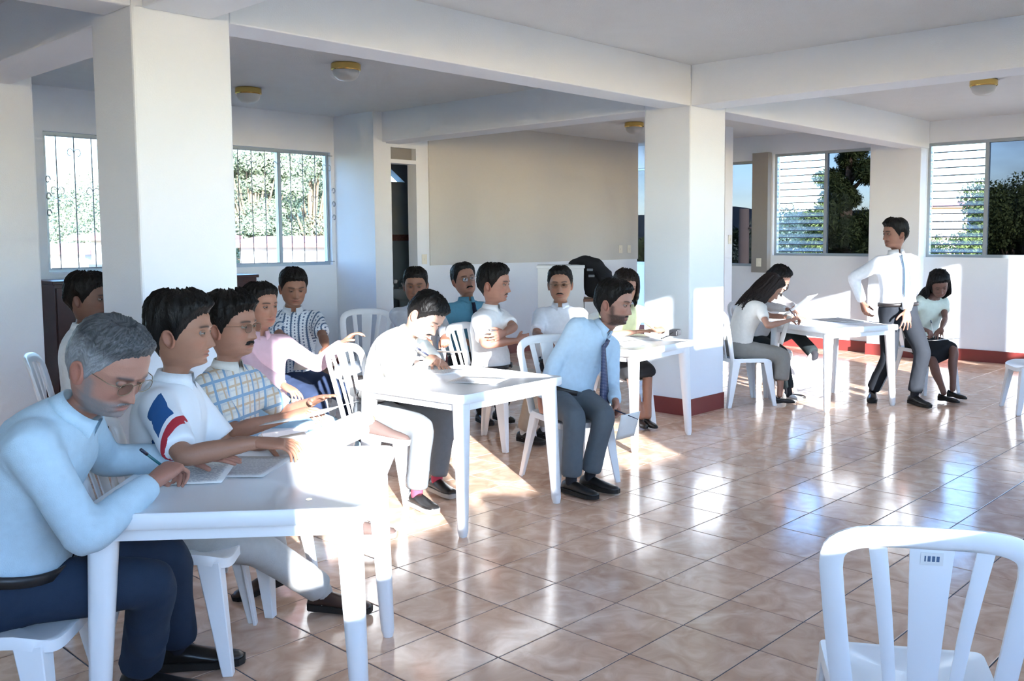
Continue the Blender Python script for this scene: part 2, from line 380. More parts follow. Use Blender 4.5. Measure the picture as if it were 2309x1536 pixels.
# washroom door and room behind it
d = empty('door_1', (6.72, YB, 0)); tag(d, 'open washroom doorway with white frame and transom', kind='structure')
for x0, x1, z0, z1 in ((6.455, 6.585, 0, 2.52), (6.945, 6.985, 0, 2.52)):
    MB().box(x0-6.72, x1-6.72, -.02, .14, z0, z1).build('door_jamb', M_wall, d)
MB().box(6.585-6.72, 6.945-6.72, -.02, .14, 2.34, 2.385).build('door_head', M_wall, d)
MB().box(6.585-6.72, 6.945-6.72, .06, .075, 2.385, 2.52).build('transom_pane', M_grey, d)
MB().box(-.12, -.10, -.05, -.02, .98, 1.02).build('lock_plate', M_grey, d)
M_wash = plain('washroom_tile', (.42, .50, .55), .25, .5, noise=.05, nscale=5)
M_border = plain('washroom_border', (.25, .13, .12), .3, .5, noise=.7, nscale=45)
wr = MB()
wr.prism([(6.46, 9.26), (6.56, 9.2), (7.62, 10.1), (7.5, 10.15)], 'z', 0, ZC); wr.box(9.0, 9.15, 8.74, 10.15, 0, ZC)
tag(wr.build('wall_washroom_side', M_wash), 'pale blue tiled side walls of the washroom', kind='structure')
m = MB()
m.prism([(7.4, 0), (9.0, 0), (9.0, 2.235), (7.4, 2.235)], 'y', 10.0, 10.15)
m.prism([(7.4, 2.235), (7.62, 2.235), (7.62, ZC), (7.4, ZC)], 'y', 10.0, 10.15)
m.prism([(7.62, 2.44), (7.90, 2.235), (9.0, 2.235), (9.0, ZC), (7.62, ZC)], 'y', 10.0, 10.15)
wf = tag(m.build('wall_washroom', M_wash), 'pale blue tiled washroom wall with a triangular opening', kind='structure')
MB().box(7.4, 9.0, 9.985, 10.0, 1.46, 1.54).build('border_tile', M_border, wf)
tag(MB().box(6.46, 9.2, 9.25, 10.15, ZC, ZC+.1).build('ceiling_washroom', M_ceil), 'plain ceiling of the washroom', kind='structure')
sk = empty('wash_basin', (7.66, 9.72, 0)); tag(sk, 'white pedestal wash basin seen through the washroom door', 'wash basin')
prof = [(0, .02), (.12, .02), (.10, .1), (.075, .4), (.085, .68), (.10, .70)]
autosmooth(MB().lathe(prof, 20).build('pedestal', M_porc, sk))
prof = [(.06, .68), (.18, .72), (.24, .80), (.25, .84), (.235, .845), (.2, .80), (.1, .755), (0, .75)]
autosmooth(MB().lathe(prof, 28).build('bowl', M_porc, sk))
m = MB(); m.tube([(0, .16, .83), (0, .16, .93), (0, .10, .965), (0, .03, .93)], .012, 8); m.tube([(-.07, .16, .83), (-.07, .16, .90)], .014, 8); m.tube([(.07, .16, .83), (.07, .16, .90)], .014, 8); m.tube([(-.09, .16, .9), (-.05, .16, .9)], .012, 8); m.tube([(.05, .16, .9), (.09, .16, .9)], .012, 8)
m.build('tap', M_chrome, sk, smooth=True)
# light switches
def switch(loc, axis, label, s=1.0):
    r = empty('light_switch', loc); tag(r, label, 'light switch')
    w, h, t = .038*s, .058*s, .008
    if axis == 'y':
        MB().box(-w, w, -t, 0, -h, h).build('plate', M_ivory, r, bevel=.002); MB().box(-.008, .008, -t-.006, -t, -.014, .014).build('toggle', M_ivory, r)
    else:
        MB().box(-t, 0, -w, w, -h, h).build('plate', M_ivory, r, bevel=.002); MB().box(-t-.006, -t, -.008, .008, -.014, .014).build('toggle', M_ivory, r)
switch((7.06, YB, 1.245), 'y', 'ivory light switch beside the washroom door')
p = at(1388, 565, 14); switch((10.72, YB-.018, 1.32), 'y', 'ivory wall plate on the beige panel, farther from its edge')
switch((10.92, YB-.018, 1.32), 'y', 'ivory wall plate on the beige panel, close to its edge')
switch((10.3, 6.46, 1.46), 'y', 'ivory switch on the slim post behind the square column')
switch((11.40, 6.68, 1.14), 'x', 'ivory wall plate below the grey strip by the narrow window')

# ceiling lamps: brass ring with glass bowl
def lamp(x, y, label):
    r = empty('ceiling_lamp', (x, y, ZC)); tag(r, label, 'ceiling lamp', 'brass ceiling lamps')
    autosmooth(MB().lathe([(0, 0), (.11, 0), (.118, -.008), (.118, -.05), (.112, -.058), (.10, -.058), (0, -.056)], 28).build('brass_ring', M_brass, r))
    autosmooth(MB().lathe([(.104, -.056), (.104, -.075), (.092, -.105), (.065, -.128), (.03, -.138), (0, -.14)], 28).build('glass_bowl', M_bowl, r))
for (px, py), lb in (((780, 152), 'brass ceiling lamp in the middle of the shaded ceiling bay'), ((560, 206), 'brass ceiling lamp close to the near column'), ((1430, 282), 'brass ceiling lamp half hidden by the square column'), ((2218, 188), 'brass ceiling lamp in front of the louvered windows')):
    q = on_z(px, py, ZC-.03); lamp(q[0], q[1], lb)
# ------------------------------------------------------------------ furniture
def copy_tree(src):
    r = src.copy(); COL.objects.link(r)
    for ch in list(src.children):
        c_ = ch.copy(); COL.objects.link(c_); c_.parent = r
        for g in list(ch.children):
            g_ = g.copy(); COL.objects.link(g_); g_.parent = c_
    return r
def make_chair():
    """white moulded plastic side chair, front towards +x"""
    r = empty('plastic_chair')
    # seat: rounded dished slab
    n = 40; V = []; F = []; SH = .425
    def sup(a, rx, ry, e=.36):
        c_, s_ = math.cos(a), math.sin(a); return (math.copysign(abs(c_)**e, c_)*rx, math.copysign(abs(s_)**e, s_)*ry)
    rings = [(1.0, -.035, 0), (1.0, -.008, 0), (.985, 0, 0), (.90, -.006, 0), (.6, -.016, 0), (.25, -.020, 0)]
    for sc, z, _ in rings:
        for k in range(n):
            x, y = sup(2*pi*k/n, .205, .21)
            y *= 1-.10*(1-(x+.205)/.41)          # narrower to the rear
            front = max(0, (x-.07)/.135)
            V.append((x*sc+.01, y*sc, SH+z*(1-.75*front if -.03 < z else 1)-.034*front**2))
    m_ = len(rings)
    for i in range(m_-1):
        for k in range(n): F.append((i*n+k, i*n+(k+1) % n, (i+1)*n+(k+1) % n, (i+1)*n+k))
    F.append(tuple(range((m_-1)*n, m_*n)))
    # underside
    ring0 = len(V)
    for k in range(n):
        x, y = sup(2*pi*k/n, .205, .21); y *= 1-.10*(1-(x+.205)/.41)
        V.append((x*.95+.01, y*.95, SH-.030-.034*max(0, (x-.07)/.135)**2))
    for k in range(n): F.append((k, ring0+k, ring0+(k+1) % n, (k+1) % n))
    F.append(tuple(range(ring0+n-1, ring0-1, -1)))
    mb = MB(); mb.add(V, F); autosmooth(mb.build('seat', M_plastic, r), 40)
    # back: curved plane, x = bx(z)
    def bp(y, z):
        t = (z-SH)/.43
        return Vector((-.175-.085*t-.02*t*t+ .55*y*y-.02, y, z))
    def strip(path, wid, thick):
        V = []; F = []; m_ = len(path)
        for i, (y, z) in enumerate(path):
            y0, z0 = path[max(i-1, 0)]; y1, z1 = path[min(i+1, m_-1)]
            ty, tz = y1-y0, z1-z0; l = math.hypot(ty, tz); ny, nz = -tz/l, ty/l
            w = wid[i]/2 if hasattr(wid, '__len__') else wid/2
            for s_, dx in ((-1, .5), (-.62, 1), (.62, 1), (1, .5), (1, -.5), (.62, -1), (-.62, -1), (-1, -.5)):
                q = bp(y+ny*w*s_, z+nz*w*s_); V.append((q.x+dx*thick/2, q.y, q.z))
        for i in range(m_-1):
            for k in range(8): F.append((i*8+k, i*8+(k+1) % 8, (i+1)*8+(k+1) % 8, (i+1)*8+k))
        F += [tuple(range(8))[::-1], tuple(range((m_-1)*8, m_*8))]
        return V, F
    hw = .205; path = []
    for z in np.linspace(SH-.02, .76, 8): path.append((.165+(hw-.165)*((z-SH)/.335)**.8 if z > SH else .165, z))
    for a in np.linspace(0, pi, 21)[1:-1]:
        c_, s_ = math.cos(a), math.sin(a)
        path.append((math.copysign(abs(c_)**.62, c_)*hw, .76+.09*abs(s_)**.62))
    path += [(-y, z) for y, z in path[:8][::-1]]
    mb = MB(); mb.add(*strip(path, .050, .022)); autosmooth(mb.build('back_frame', M_plastic, r), 50)
    mb = MB(); mb.add(*strip([(0, z) for z in np.linspace(SH-.01, .84, 8)], list(np.linspace(.058, .092, 8)), .010)); autosmooth(mb.build('back_slat', M_plastic, r), 50)
    for s_ in (-1, 1):
        mb = MB(); mb.add(*strip([(s_*(.066+.045*t**1.3), SH-.01+(.84-SH)*t) for t in np.linspace(0, 1, 8)], list(np.linspace(.026, .038, 8)), .010)); autosmooth(mb.build('back_slat', M_plastic, r), 50)
    # legs: L section, tapering, splayed
    for sx, sy in ((1, 1), (1, -1), (-1, 1), (-1, -1)):
        top = Vector((.165 if sx > 0 else -.155, sy*(.180 if sx > 0 else .165), SH-(.034 if sx > 0 else .012))); bot = Vector((.215 if sx > 0 else -.235, sy*.222, 0))
        V = []; F = []
        for t in (0, .25, .6, 1.0):
            p = top.lerp(bot, t); w = .075*(1-t)+.036*t; th = .014
            sec = [(1, 1), (-1, 1), (-1, 1-2*th/w*1), (1-2*th/w, 1-2*th/w), (1-2*th/w, -1), (1, -1)]
            for a, b in sec: V.append((p.x+sx*(a*w/2-w*.25), p.y+sy*(b*w/2-w*.25), p.z))
        for i in range(3):
            for k in range(6): F.append((i*6+k, i*6+(k+1) % 6, (i+1)*6+(k+1) % 6, (i+1)*6+k))
        F += [tuple(range(6))[::-1], tuple(range(18, 24))]
        mb = MB(); mb.add(V, F); mb.build('leg', M_plastic, r, bevel=.003, seg=1)
    return r
chair0 = make_chair(); chair0_used = False
def chair(x, y, phi, label, group='white plastic chairs'):
    "phi: facing as in scr()"
    global chair0_used
    o = chair0 if not chair0_used else copy_tree(chair0); chair0_used = True
    o.location = (x, y, 0); o.rotation_euler = (0, 0, scr(phi)); tag(o, label, 'chair', group); return o
def make_table():
    r = empty('plastic_table'); h = .41; H = .72
    m = MB()
    n = 8; pts = []
    for cx_, cy_, a0 in ((1, 1, 0), (-1, 1, 90), (-1, -1, 180), (1, -1, 270)):
        for a in np.linspace(a0, a0+90, 5): pts.append((cx_*(h-.04)+.04*math.cos(math.radians(a)), cy_*(h-.04)+.04*math.sin(math.radians(a))))
    N = len(pts); V = []; F = []
    for sc, z in ((.93, H-.045), (.985, H-.048), (1, H-.040), (1, H-.006), (.99, H), (.965, H-.0), (.955, H-.003)):
        for x, y in pts: V.append((x*sc, y*sc, z))
    for i in range(6):
        for k in range(N): F.append((i*N+k, i*N+(k+1) % N, (i+1)*N+(k+1) % N, (i+1)*N+k))
    F.append(tuple(range(6*N, 7*N))); F.append(tuple(range(N))[::-1])
    m.add(V, F); autosmooth(m.build('tabletop', M_plastic, r), 40)
    m = MB()
    for a, b in (((-.36, -.36), (.36, -.36)), ((.36, -.36), (.36, .36)), ((.36, .36), (-.36, .36)), ((-.36, .36), (-.36, -.36))):
        m.bar((*a, H-.065), (*b, H-.065), .012, .05)
    m.build('apron', M_plastic, r)
    for sx in (-1, 1):
        for sy in (-1, 1):
            V = []; F = []; k_ = 10
            for t in (0, .08, .5, .96, 1):
                rad = .041*(1-t)+.024*t if t < 1 else .018; cx_, cy_ = sx*(.345+.03*t), sy*(.345+.03*t)
                for k in range(k_):
                    a = 2*pi*k/k_; c_, s_ = math.cos(a), math.sin(a)
                    V.append((cx_+math.copysign(abs(c_)**.7, c_)*rad, cy_+math.copysign(abs(s_)**.7, s_)*rad, (H-.035)*(1-t)))
            for i in range(4):
                for k in range(k_): F.append((i*k_+k, i*k_+(k+1) % k_, (i+1)*k_+(k+1) % k_, (i+1)*k_+k))
            F += [tuple(range(k_))[::-1], tuple(range(4*k_, 5*k_))]
            mb = MB(); mb.add(V, F); autosmooth(mb.build('leg', M_plastic, r), 50)
    return r
table0 = make_table(); table_used = False
def table(x, y, deg, label):
    global table_used
    o = table0 if not table_used else copy_tree(table0); table_used = True
    o.location = (x, y, 0); o.rotation_euler = (0, 0, math.radians(deg)); tag(o, label, 'table', 'white plastic tables'); return o
T1 = table(1.553, 2.765, -43, 'white plastic table nearest the camera where the grey haired man writes')
T2 = table(3.40, 3.85, 4, 'white plastic table in the sun between the writing man and the leaning man')
T3 = table(5.40, 4.33, 5, 'white plastic table beside the square column, behind the leaning man')
T4 = table(7.80, 3.82, -22, 'white plastic table in front of the standing man')

# dark cabinet under the barred windows
cb = empty('wooden_cabinet', (4.02, 8.98, 0)); tag(cb, 'dark brown wooden cabinet against the wall under the barred windows', 'cabinet')
w, dpt, Hh = .96, .24, 1.13
MB().box(-w, w, -dpt, dpt, .06, Hh-.03).build('body', M_darkwood, cb)
MB().box(-w-.02, w+.02, -dpt-.02, dpt+.01, Hh-.03, Hh).build('top_board', M_darkwood, cb, bevel=.005)
MB().box(-w+.02, w-.02, -dpt+.03, dpt, 0, .06).build('plinth', M_darkwood, cb)
for k in range(4):
    x0 = -w+2*w*k/4
    dr = MB().box(x0+.01, x0+2*w/4-.01, -dpt-.018, -dpt, .09, Hh-.06).build('door', M_darkwood, cb, bevel=.004)
    MB().box(x0+(.4 if k % 2 == 0 else .06), x0+(.42 if k % 2 == 0 else .08), -dpt-.04, -dpt-.018, .6, .72).build('handle', M_brass, dr)

# white counter, brown shelf and black bag in front of the partition
M_brown = plain('brown_edge_wood', (.22, .10, .06), .5, .4, noise=.2); M_box = plain('white_card', (.86, .87, .87), .6, .3)
pb = at(1263, 640, 9.4)
wbx = empty('white_counter', (pb[0], pb[1], 0), scr(-90)); tag(wbx, 'white boxy counter behind the man with glasses facing the camera', 'counter')
MB().box(-.20, .20, -.22, .235, 0, 1.19).build('body', M_box, wbx, bevel=.004)
MB().box(-.21, .21, -.23, .245, 1.19, 1.22).build('top_board', M_box, wbx, bevel=.003)
pb2 = at(1352, 640, 9.35)
bx = empty('side_shelf', (pb2[0], pb2[1], 0), scr(-90)); tag(bx, 'low brown edged stand under the black bag', 'stand')
MB().box(-.17, .17, -.165, .17, .862, .89).build('top_board', M_brown, bx, bevel=.003)
MB().box(-.16, .16, -.155, .16, 0, .862).build('body', M_box, bx)
BAGP = (pb2[0], pb2[1])
# ------------------------------------------------------------------ outdoors
def blob_noise(P, seed, sc):
    rs = np.random.RandomState(seed); out = np.zeros(len(P))
    for k in range(6):
        dd = rs.randn(3); dd /= np.linalg.norm(dd); out += np.sin(P@dd*sc*(1+.6*k)+rs.rand()*6.28)/(1+.7*k)
    return out
def leaf_material(name, c1, c2):
    m, nt, b = nm(name); oi = nt.nodes.new('ShaderNodeNewGeometry'); r = nt.nodes.new('ShaderNodeValToRGB')
    r.color_ramp.elements[0].color = (*c1, 1); r.color_ramp.elements[1].color = (*c2, 1)
    nt.links.new(oi.outputs['Random Per Island'], r.inputs[0]); nt.links.new(r.outputs[0], b.inputs['Base Color'])
    b.inputs['Roughness'].default_value = .6; b.inputs['Specular IOR Level'].default_value = .06
    return m
M_bark = plain('bark', (.20, .14, .09), .9, .2, noise=.3, nscale=10)
M_leaf_dark = leaf_material('leaf_dark', (.016, .026, .009), (.10, .125, .04))
M_leaf_mid = leaf_material('leaf_mid', (.02, .035, .010), (.10, .13, .04))
M_leaf_pale = leaf_material('leaf_pale', (.17, .20, .13), (.25, .28, .19))  # haze of the hillside view put into pale, low-contrast leaf colours
def leaves(n, centres, radii, size, rs, flat=1.0, needle=1.0):
    """n leaf quads scattered over the outer part of ellipsoid clumps"""
    c_ = np.array(centres); r_ = np.array(radii); k = rs.randint(0, len(c_), n)
    dv = rs.randn(n, 3); dv /= np.linalg.norm(dv, axis=1)[:, None]; rad = rs.rand(n)**.35
    P = c_[k]+dv*r_[k]*rad[:, None]*[1, 1, flat]
    a = rs.randn(n, 3); a /= np.linalg.norm(a, axis=1)[:, None]; b = np.cross(a, dv); b /= np.linalg.norm(b, axis=1)[:, None]+1e-9
    s = size*(.6+.8*rs.rand(n))[:, None]
    a = a*s*needle; b = b*s*.6/needle
    Vv = np.stack([P-a-b*.5, P+b*1.1, P+a-b*.5], 1).reshape(-1, 3)
    Ff = np.arange(3*n).reshape(n, 3)
    return Vv, Ff
def tree(name, label, base, height, spread, mat, nleaf, size, seed, kind='round', group=None, nclump=26):
    rs = np.random.RandomState(seed); r = empty(name, tuple(base)); tag(r, label, 'tree', group)
    m = MB(); m.tube([(0, 0, 0), (.03*spread, .02*spread, height*.45), (-.02*spread, .04*spread, height*.92)], [.035*height, .024*height, .006*height], 8)
    cs = []; rr = []
    for k in range(nclump):
        if kind == 'pine':
            z = height*(.22+.76*rs.rand()); w = spread*(1.06-.85*z/height)
            a = rs.rand()*6.28; d_ = w*rs.rand()**.6; cs.append((d_*math.cos(a), d_*math.sin(a), z)); rr.append(spread*.30*(1.25-z/height)+.12)
            m.tube([(0, 0, z*.93), (d_*.9*math.cos(a), d_*.9*math.sin(a), z)], [.010*height, .004*height], 5)
        else:
            z = height*(.42+.55*rs.rand()); w = spread*math.sqrt(max(.06, 1-((z/height-.62)/.46)**2))
            a = rs.rand()*6.28; d_ = w*rs.rand()**.5; cs.append((d_*math.cos(a), d_*math.sin(a), z)); rr.append(spread*(.24+.2*rs.rand()))
            m.tube([(0, 0, height*.4), (d_*.8*math.cos(a), d_*.8*math.sin(a), z)], [.010*height, .003*height], 5)
    m.build('trunk', M_bark, r, True)
    Vv, Ff = leaves(nleaf, cs, np.array(rr)[:, None]*np.ones(3), size, rs, .75, 1.5 if kind == 'pine' else 1.0)
    me = bpy.data.meshes.new('crown'); me.from_pydata(Vv.tolist(), [], Ff.tolist()); link('crown', me, mat, r)
    return r
GZ = -3.6
def ground_pt(px, d): q = at(px, 560, d); return (q[0], q[1], GZ)
# ground and hills
def terrain(name, label, pts_fn, mat, cat_kind='structure'):
    V, F = pts_fn(); o = mesh_obj(name, V, F, mat, None, True); return tag(o, label, kind=cat_kind)
M_grass = plain('dry_grass', (.09, .09, .045), .95, .1, noise=.35, nscale=.6)
M_hill = plain('far_hill', (.035, .05, .055), .95, .1, noise=.3, nscale=.12)
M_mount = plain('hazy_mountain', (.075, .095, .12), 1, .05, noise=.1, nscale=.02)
def plate():
    return [(-60, -60, GZ), (160, -60, GZ), (160, 200, GZ), (-60, 200, GZ)], [(0, 1, 2, 3)]
terrain('ground', 'dry grassy ground outside the building', plate, M_grass)
def ridge(px0, px1, prof, d0, d1, n=60, seed=1, rough=.12):
    """hill strip between two depths whose crest follows photo rows prof [(px, py)]"""
    def fn():
        V = []; F = []; rs = np.random.RandomState(seed); ph = rs.rand(4)*6
        xs = np.linspace(px0, px1, n); ys = np.interp(xs, [p[0] for p in prof], [p[1] for p in prof])
        rows = 10
        for j in range(rows+1):
            t = j/rows
            for x, y in zip(xs, ys):
                dd = d0+(d1-d0)*t; q = at(x, 536, dd); top = at(x, y, d1)[2]
                hgt = GZ+(top-GZ)*min(1, t)**1.6
                hgt += rough*(top-GZ)*t*(math.sin(x*.031+ph[0]+3*t)*.5+math.sin(x*.083+ph[1]-5*t)*.3+math.sin(x*.21+ph[2])*.15)
                V.append((q[0], q[1], hgt))
        back = len(V)
        for x in xs: q = at(x, 536, d1*1.3); V.append((q[0], q[1], GZ))
        for j in range(rows+1):
            for i in range(n-1): F.append((j*n+i, j*n+i+1, (j+1)*n+i+1, (j+1)*n+i))
        return V, F
    return fn
terrain('hill_left', 'green hillside seen through the barred windows', ridge(-60, 900, [(-60, 560), (120, 520), (200, 490), (320, 450), (540, 430), (700, 410), (900, 430)], 38, 75, seed=3), plain('green_hillside', (.17, .20, .12), .95, .1, noise=.2, nscale=.4))
terrain('mountain_left', 'hazy blue mountain far behind the barred windows', ridge(-200, 900, [(-200, 470), (60, 425), (150, 440), (260, 470), (400, 440), (900, 450)], 300, 520, seed=5, rough=.03), M_mount)
terrain('mountain_right', 'hazy hills behind the trees of the louvered windows', ridge(1300, 2700, [(1300, 500), (1650, 466), (1700, 470), (1760, 480), (2000, 470), (2230, 455), (2330, 430), (2700, 440)], 160, 300, seed=8, rough=.03), M_hill)
# forest on the left hillside: uncountable
rs = np.random.RandomState(11); cs = []; rr = []
for k in range(260):
    px = rs.uniform(60, 860); t = rs.rand()**.7; dd = 38+37*t
    ytop = np.interp(px, [-60, 120, 200, 320, 540, 700, 900], [560, 520, 490, 450, 430, 410, 430])
    q = at(px, 536, dd); top = at(px, ytop, 75)[2]; z = GZ+(top-GZ)*t**1.6
    cs.append((q[0], q[1], z+1.0+.6*rs.rand())); s_ = 1.2+1.3*rs.rand(); rr.append((s_, s_, s_*1.1))
Vv, Ff = leaves(150000, cs, rr, .13, rs)
me = bpy.data.meshes.new('hillside_forest'); me.from_pydata(Vv.tolist(), [], Ff.tolist())
tag(link('hillside_forest', me, M_leaf_pale), 'pale green forest covering the hillside', 'forest', kind='stuff')
# near trees of the barred windows
for px, d_, hh, sp, sd, lb in ((575, 44, 9.6, 2.6, 21, 'bushy tree behind the first pane of the two-pane barred window'), (705, 47, 10.4, 3.0, 22, 'tall loose tree behind the second pane of the barred window')):
    tree('hillside_tree', lb, ground_pt(px, d_), hh, sp, M_leaf_pale if sd != 23 else M_leaf_mid, 26000, .085, sd, group='trees beyond the barred windows')
# white houses with red roofs
M_house = plain('house_wall', (.86, .84, .82), .8, .2, noise=.03); M_roof = plain('red_roof', (.42, .16, .13), .8, .2, noise=.2, nscale=3); M_pane = plain('dark_pane', (.05, .06, .08), .2, .5)
def house(px0, px1, d_, ywall, yroof, label, nwin=4, wall_mat=None):
    a = at(px0, 536, d_); b = at(px1, 536, d_); L = float(np.hypot(b[0]-a[0], b[1]-a[1])); ang = math.atan2(b[1]-a[1], b[0]-a[0])
    zt = at((px0+px1)/2, ywall, d_)[2]; zr = at((px0+px1)/2, yroof, d_+2.2)[2]
    r = empty('house', (a[0], a[1], GZ), ang); tag(r, label, 'house', 'white houses below the hillside')
    H_ = zt-GZ; R_ = zr-GZ
    MB().box(0, L, 0, 4.4, 0, H_).build('wall', wall_mat or M_house, r)
    MB().prism([(-.35, H_-.02), (-.35, H_+.08), (2.2, R_), (4.75, H_+.08), (4.75, H_-.02)], 'x', -.3, L+.3).build('roof', M_roof, r)
    for k in range(nwin):
        x = L*(k+.5)/nwin; w_ = MB().box(x-.28, x+.28, -.05, .02, H_-1.25, H_-.45).build('window', M_house, r); MB().box(x-.23, x+.23, -.06, -.045, H_-1.2, H_-.5).build('pane', M_pane, w_)
    return r
house(540, 800, 21, 556, 532, 'long white house with a red roof below the two-pane barred window', 6)
house(60, 190, 23, 572, 548, 'white house with a pale red roof beyond the dark cabinet window', 3)
house(205, 330, 19, 540, 520, 'taller white house wall beside the near column', 3)
# trees behind the louvered windows
TR = [('pine_tree', 'tall dark tree filling the fixed pane of the louvered window', 1915, 30, 8.6, 2.2, M_leaf_dark, 70000, .052, 31, 'pine', 70),
      ('leafy_tree', 'pale green tree behind the louvers beside the tall dark tree', 1800, 33, 5.9, 2.1, M_leaf_pale, 26000, .055, 32, 'round', 30),
      ('leafy_tree', 'small bright shrub at the foot of the tall dark tree', 1925, 25, 4.0, 1.9, M_leaf_mid, 22000, .045, 33, 'round', 24),
      ('leafy_tree', 'dark leafy tree in the fixed pane at the picture edge', 2318, 26, 6.6, 2.2, M_leaf_dark, 56000, .048, 34, 'round', 40),
      ('leafy_tree', 'sunlit shrub behind the louvers near the seated woman', 2140, 24, 5.1, 1.7, M_leaf_mid, 30000, .045, 35, 'round', 30),
      ('leafy_tree', 'second sunlit shrub lower behind the same louvers', 2215, 21, 4.3, 1.5, M_leaf_mid, 22000, .042, 36, 'round', 26),
      ('leafy_tree', 'dark tree behind the narrow window by the square column', 1680, 36, 5.2, 2.3, M_leaf_dark, 22000, .06, 37, 'round', 28),
      ('leafy_tree', 'tree seen through the slit beside the beige panel', 1445, 40, 5.0, 2.2, M_leaf_mid, 3000, .16, 38, 'round', 20)]
for nme, lb, px, d_, hh, sp, mt, nl, sz, sd, kd, nc in TR:
    tree(nme, lb, ground_pt(px, d_), hh, sp, mt, nl, sz, sd, kd, 'trees beyond the louvered windows', nc)
pl = empty('utility_pole', ground_pt(1677, 22)); tag(pl, 'pale utility pole outside the narrow window', 'pole')
M_pole = plain('pole_concrete', (.26, .20, .15), .9, .2)
mb = MB(); mb.tube([(0, 0, 0), (0, 0, 5.75)], [.16, .12], 10); mb.build('shaft', M_pole, pl, True)
mb = MB(); mb.tube([(0, -.14, 5.3), (0, -.24, 5.3)], .03, 8); mb.build('insulator', M_pole, pl, True)
house(2095, 2180, 60, 468, 452, 'far cream house between the shrubs behind the louvers', 3, plain('cream_wall', (.30, .24, .17), .9, .2))['group'] = 'houses beyond the louvered windows'
# ------------------------------------------------------------------ people: tools
def RZ(a): c_, s_ = math.cos(a), math.sin(a); return np.array([[c_, -s_, 0], [s_, c_, 0], [0, 0, 1.]])
def RY(a): c_, s_ = math.cos(a), math.sin(a); return np.array([[c_, 0, s_], [0, 1, 0], [-s_, 0, c_]])
def RX(a): c_, s_ = math.cos(a), math.sin(a); return np.array([[1, 0, 0], [0, c_, -s_], [0, s_, c_]])
def unit(v): v = np.asarray(v, float); return v/(np.linalg.norm(v)+1e-12)
def sstep(x, a, b): t = np.clip((x-a)/(b-a), 0, 1); return t*t*(3-2*t)
class NM:
    def __init__(s): s.V = []; s.F = []; s.n = 0
    def add(s, V, F):
        V = np.asarray(V, float); s.V.append(V); s.F += [tuple(i+s.n for i in f) for f in F]; s.n += len(V); return s
    def arr(s): return np.concatenate(s.V), s.F
def ringfaces(m, n, base=0):
    return [(base+i*n+k, base+i*n+(k+1) % n, base+(i+1)*n+(k+1) % n, base+(i+1)*n+k) for i in range(m-1) for k in range(n)]
def limb(pts, rad, n=14, sub=5, e0=True, e1=True):
    """smooth tapering tube with rounded ends through pts; rad: one radius per point"""
    P = np.array(pts, float); R = np.array(rad, float); m = len(P)
    Q = []; r = []
    for i in range(m-1):
        p0 = P[max(i-1, 0)]; p1 = P[i]; p2 = P[i+1]; p3 = P[min(i+2, m-1)]
        for t in np.linspace(0, 1, sub, endpoint=False):
            a = .5*((2*p1)+(p2-p0)*t+(2*p0-5*p1+4*p2-p3)*t*t+(3*p1-p0-3*p2+p3)*t**3)*.35+.65*(p1+(p2-p1)*t)
            Q.append(a); tt = t*t*(3-2*t); r.append(R[i]*(1-tt)+R[i+1]*tt)
    Q.append(P[-1]); r.append(R[-1]); Q = np.array(Q); r = np.array(r)
    t0 = unit(Q[1]-Q[0]); t1 = unit(Q[-1]-Q[-2])
    def endcaps(Q, r):
        q0 = [Q[0]-t0*r[0]*k for k in (.92, .6, .3)] if e0 else []; r0_ = [r[0]*k for k in (.3, .8, .95)] if e0 else []
        q1 = [Q[-1]+t1*r[-1]*k for k in (.3, .6, .92)] if e1 else []; r1_ = [r[-1]*k for k in (.95, .8, .3)] if e1 else []
        return np.array(list(q0)+list(Q)+list(q1)), np.array(r0_+list(r)+r1_)
    Q, r = endcaps(Q, r); M_ = len(Q); V = []; prev = None
    for i in range(M_):
        t = unit(Q[min(i+1, M_-1)]-Q[max(i-1, 0)])
        if prev is None:
            u = np.array([0, 0, 1.]) if abs(t[2]) < .9 else np.array([1., 0, 0]); prev = unit(u-t*(u@t))
        else: prev = unit(prev-t*(prev@t))
        q = np.cross(t, prev)
        for k in range(n):
            a = 2*pi*k/n; V.append(Q[i]+(prev*math.cos(a)+q*math.sin(a))*r[i])
    F = ringfaces(M_, n)+[tuple(range(n))[::-1], tuple(range((M_-1)*n, M_*n))]
    return np.array(V), F
def remesh(V, F, voxel):
    me = bpy.data.meshes.new('tmp'); me.from_pydata(V.tolist(), [], F)
    bm = bmesh.new(); bm.from_mesh(me); bmesh.ops.recalc_face_normals(bm, faces=bm.faces); bm.to_mesh(me); bm.free()
    o = bpy.data.objects.new('tmp', me); TMPC.objects.link(o)
    md = o.modifiers.new('r', 'REMESH'); md.mode = 'VOXEL'; md.voxel_size = voxel; md.adaptivity = 0
    TMPL.update(); dg = TMPL.depsgraph
    ev = o.evaluated_get(dg); em = ev.to_mesh()
    nv = len(em.vertices); Vo = np.empty(nv*3); em.vertices.foreach_get('co', Vo); nl = len(em.loops); li = np.empty(nl, int); em.loops.foreach_get('vertex_index', li)
    ev.to_mesh_clear(); bpy.data.objects.remove(o); bpy.data.meshes.remove(me)
    return Vo.reshape(-1, 3), li.reshape(-1, 4)
TMPS = bpy.data.scenes.new('scratch'); TMPC = TMPS.collection; TMPL = TMPS.view_layers[0]
def nb_avg(n, F):
    E = np.concatenate([F[:, [0, 1]], F[:, [1, 2]], F[:, [2, 3]], F[:, [3, 0]]]); E = np.concatenate([E, E[:, ::-1]])
    cnt = np.maximum(np.bincount(E[:, 0], minlength=n), 1)
    def avg(V): return np.stack([np.bincount(E[:, 0], V[E[:, 1], k], n)/cnt for k in range(3)], 1)
    return avg
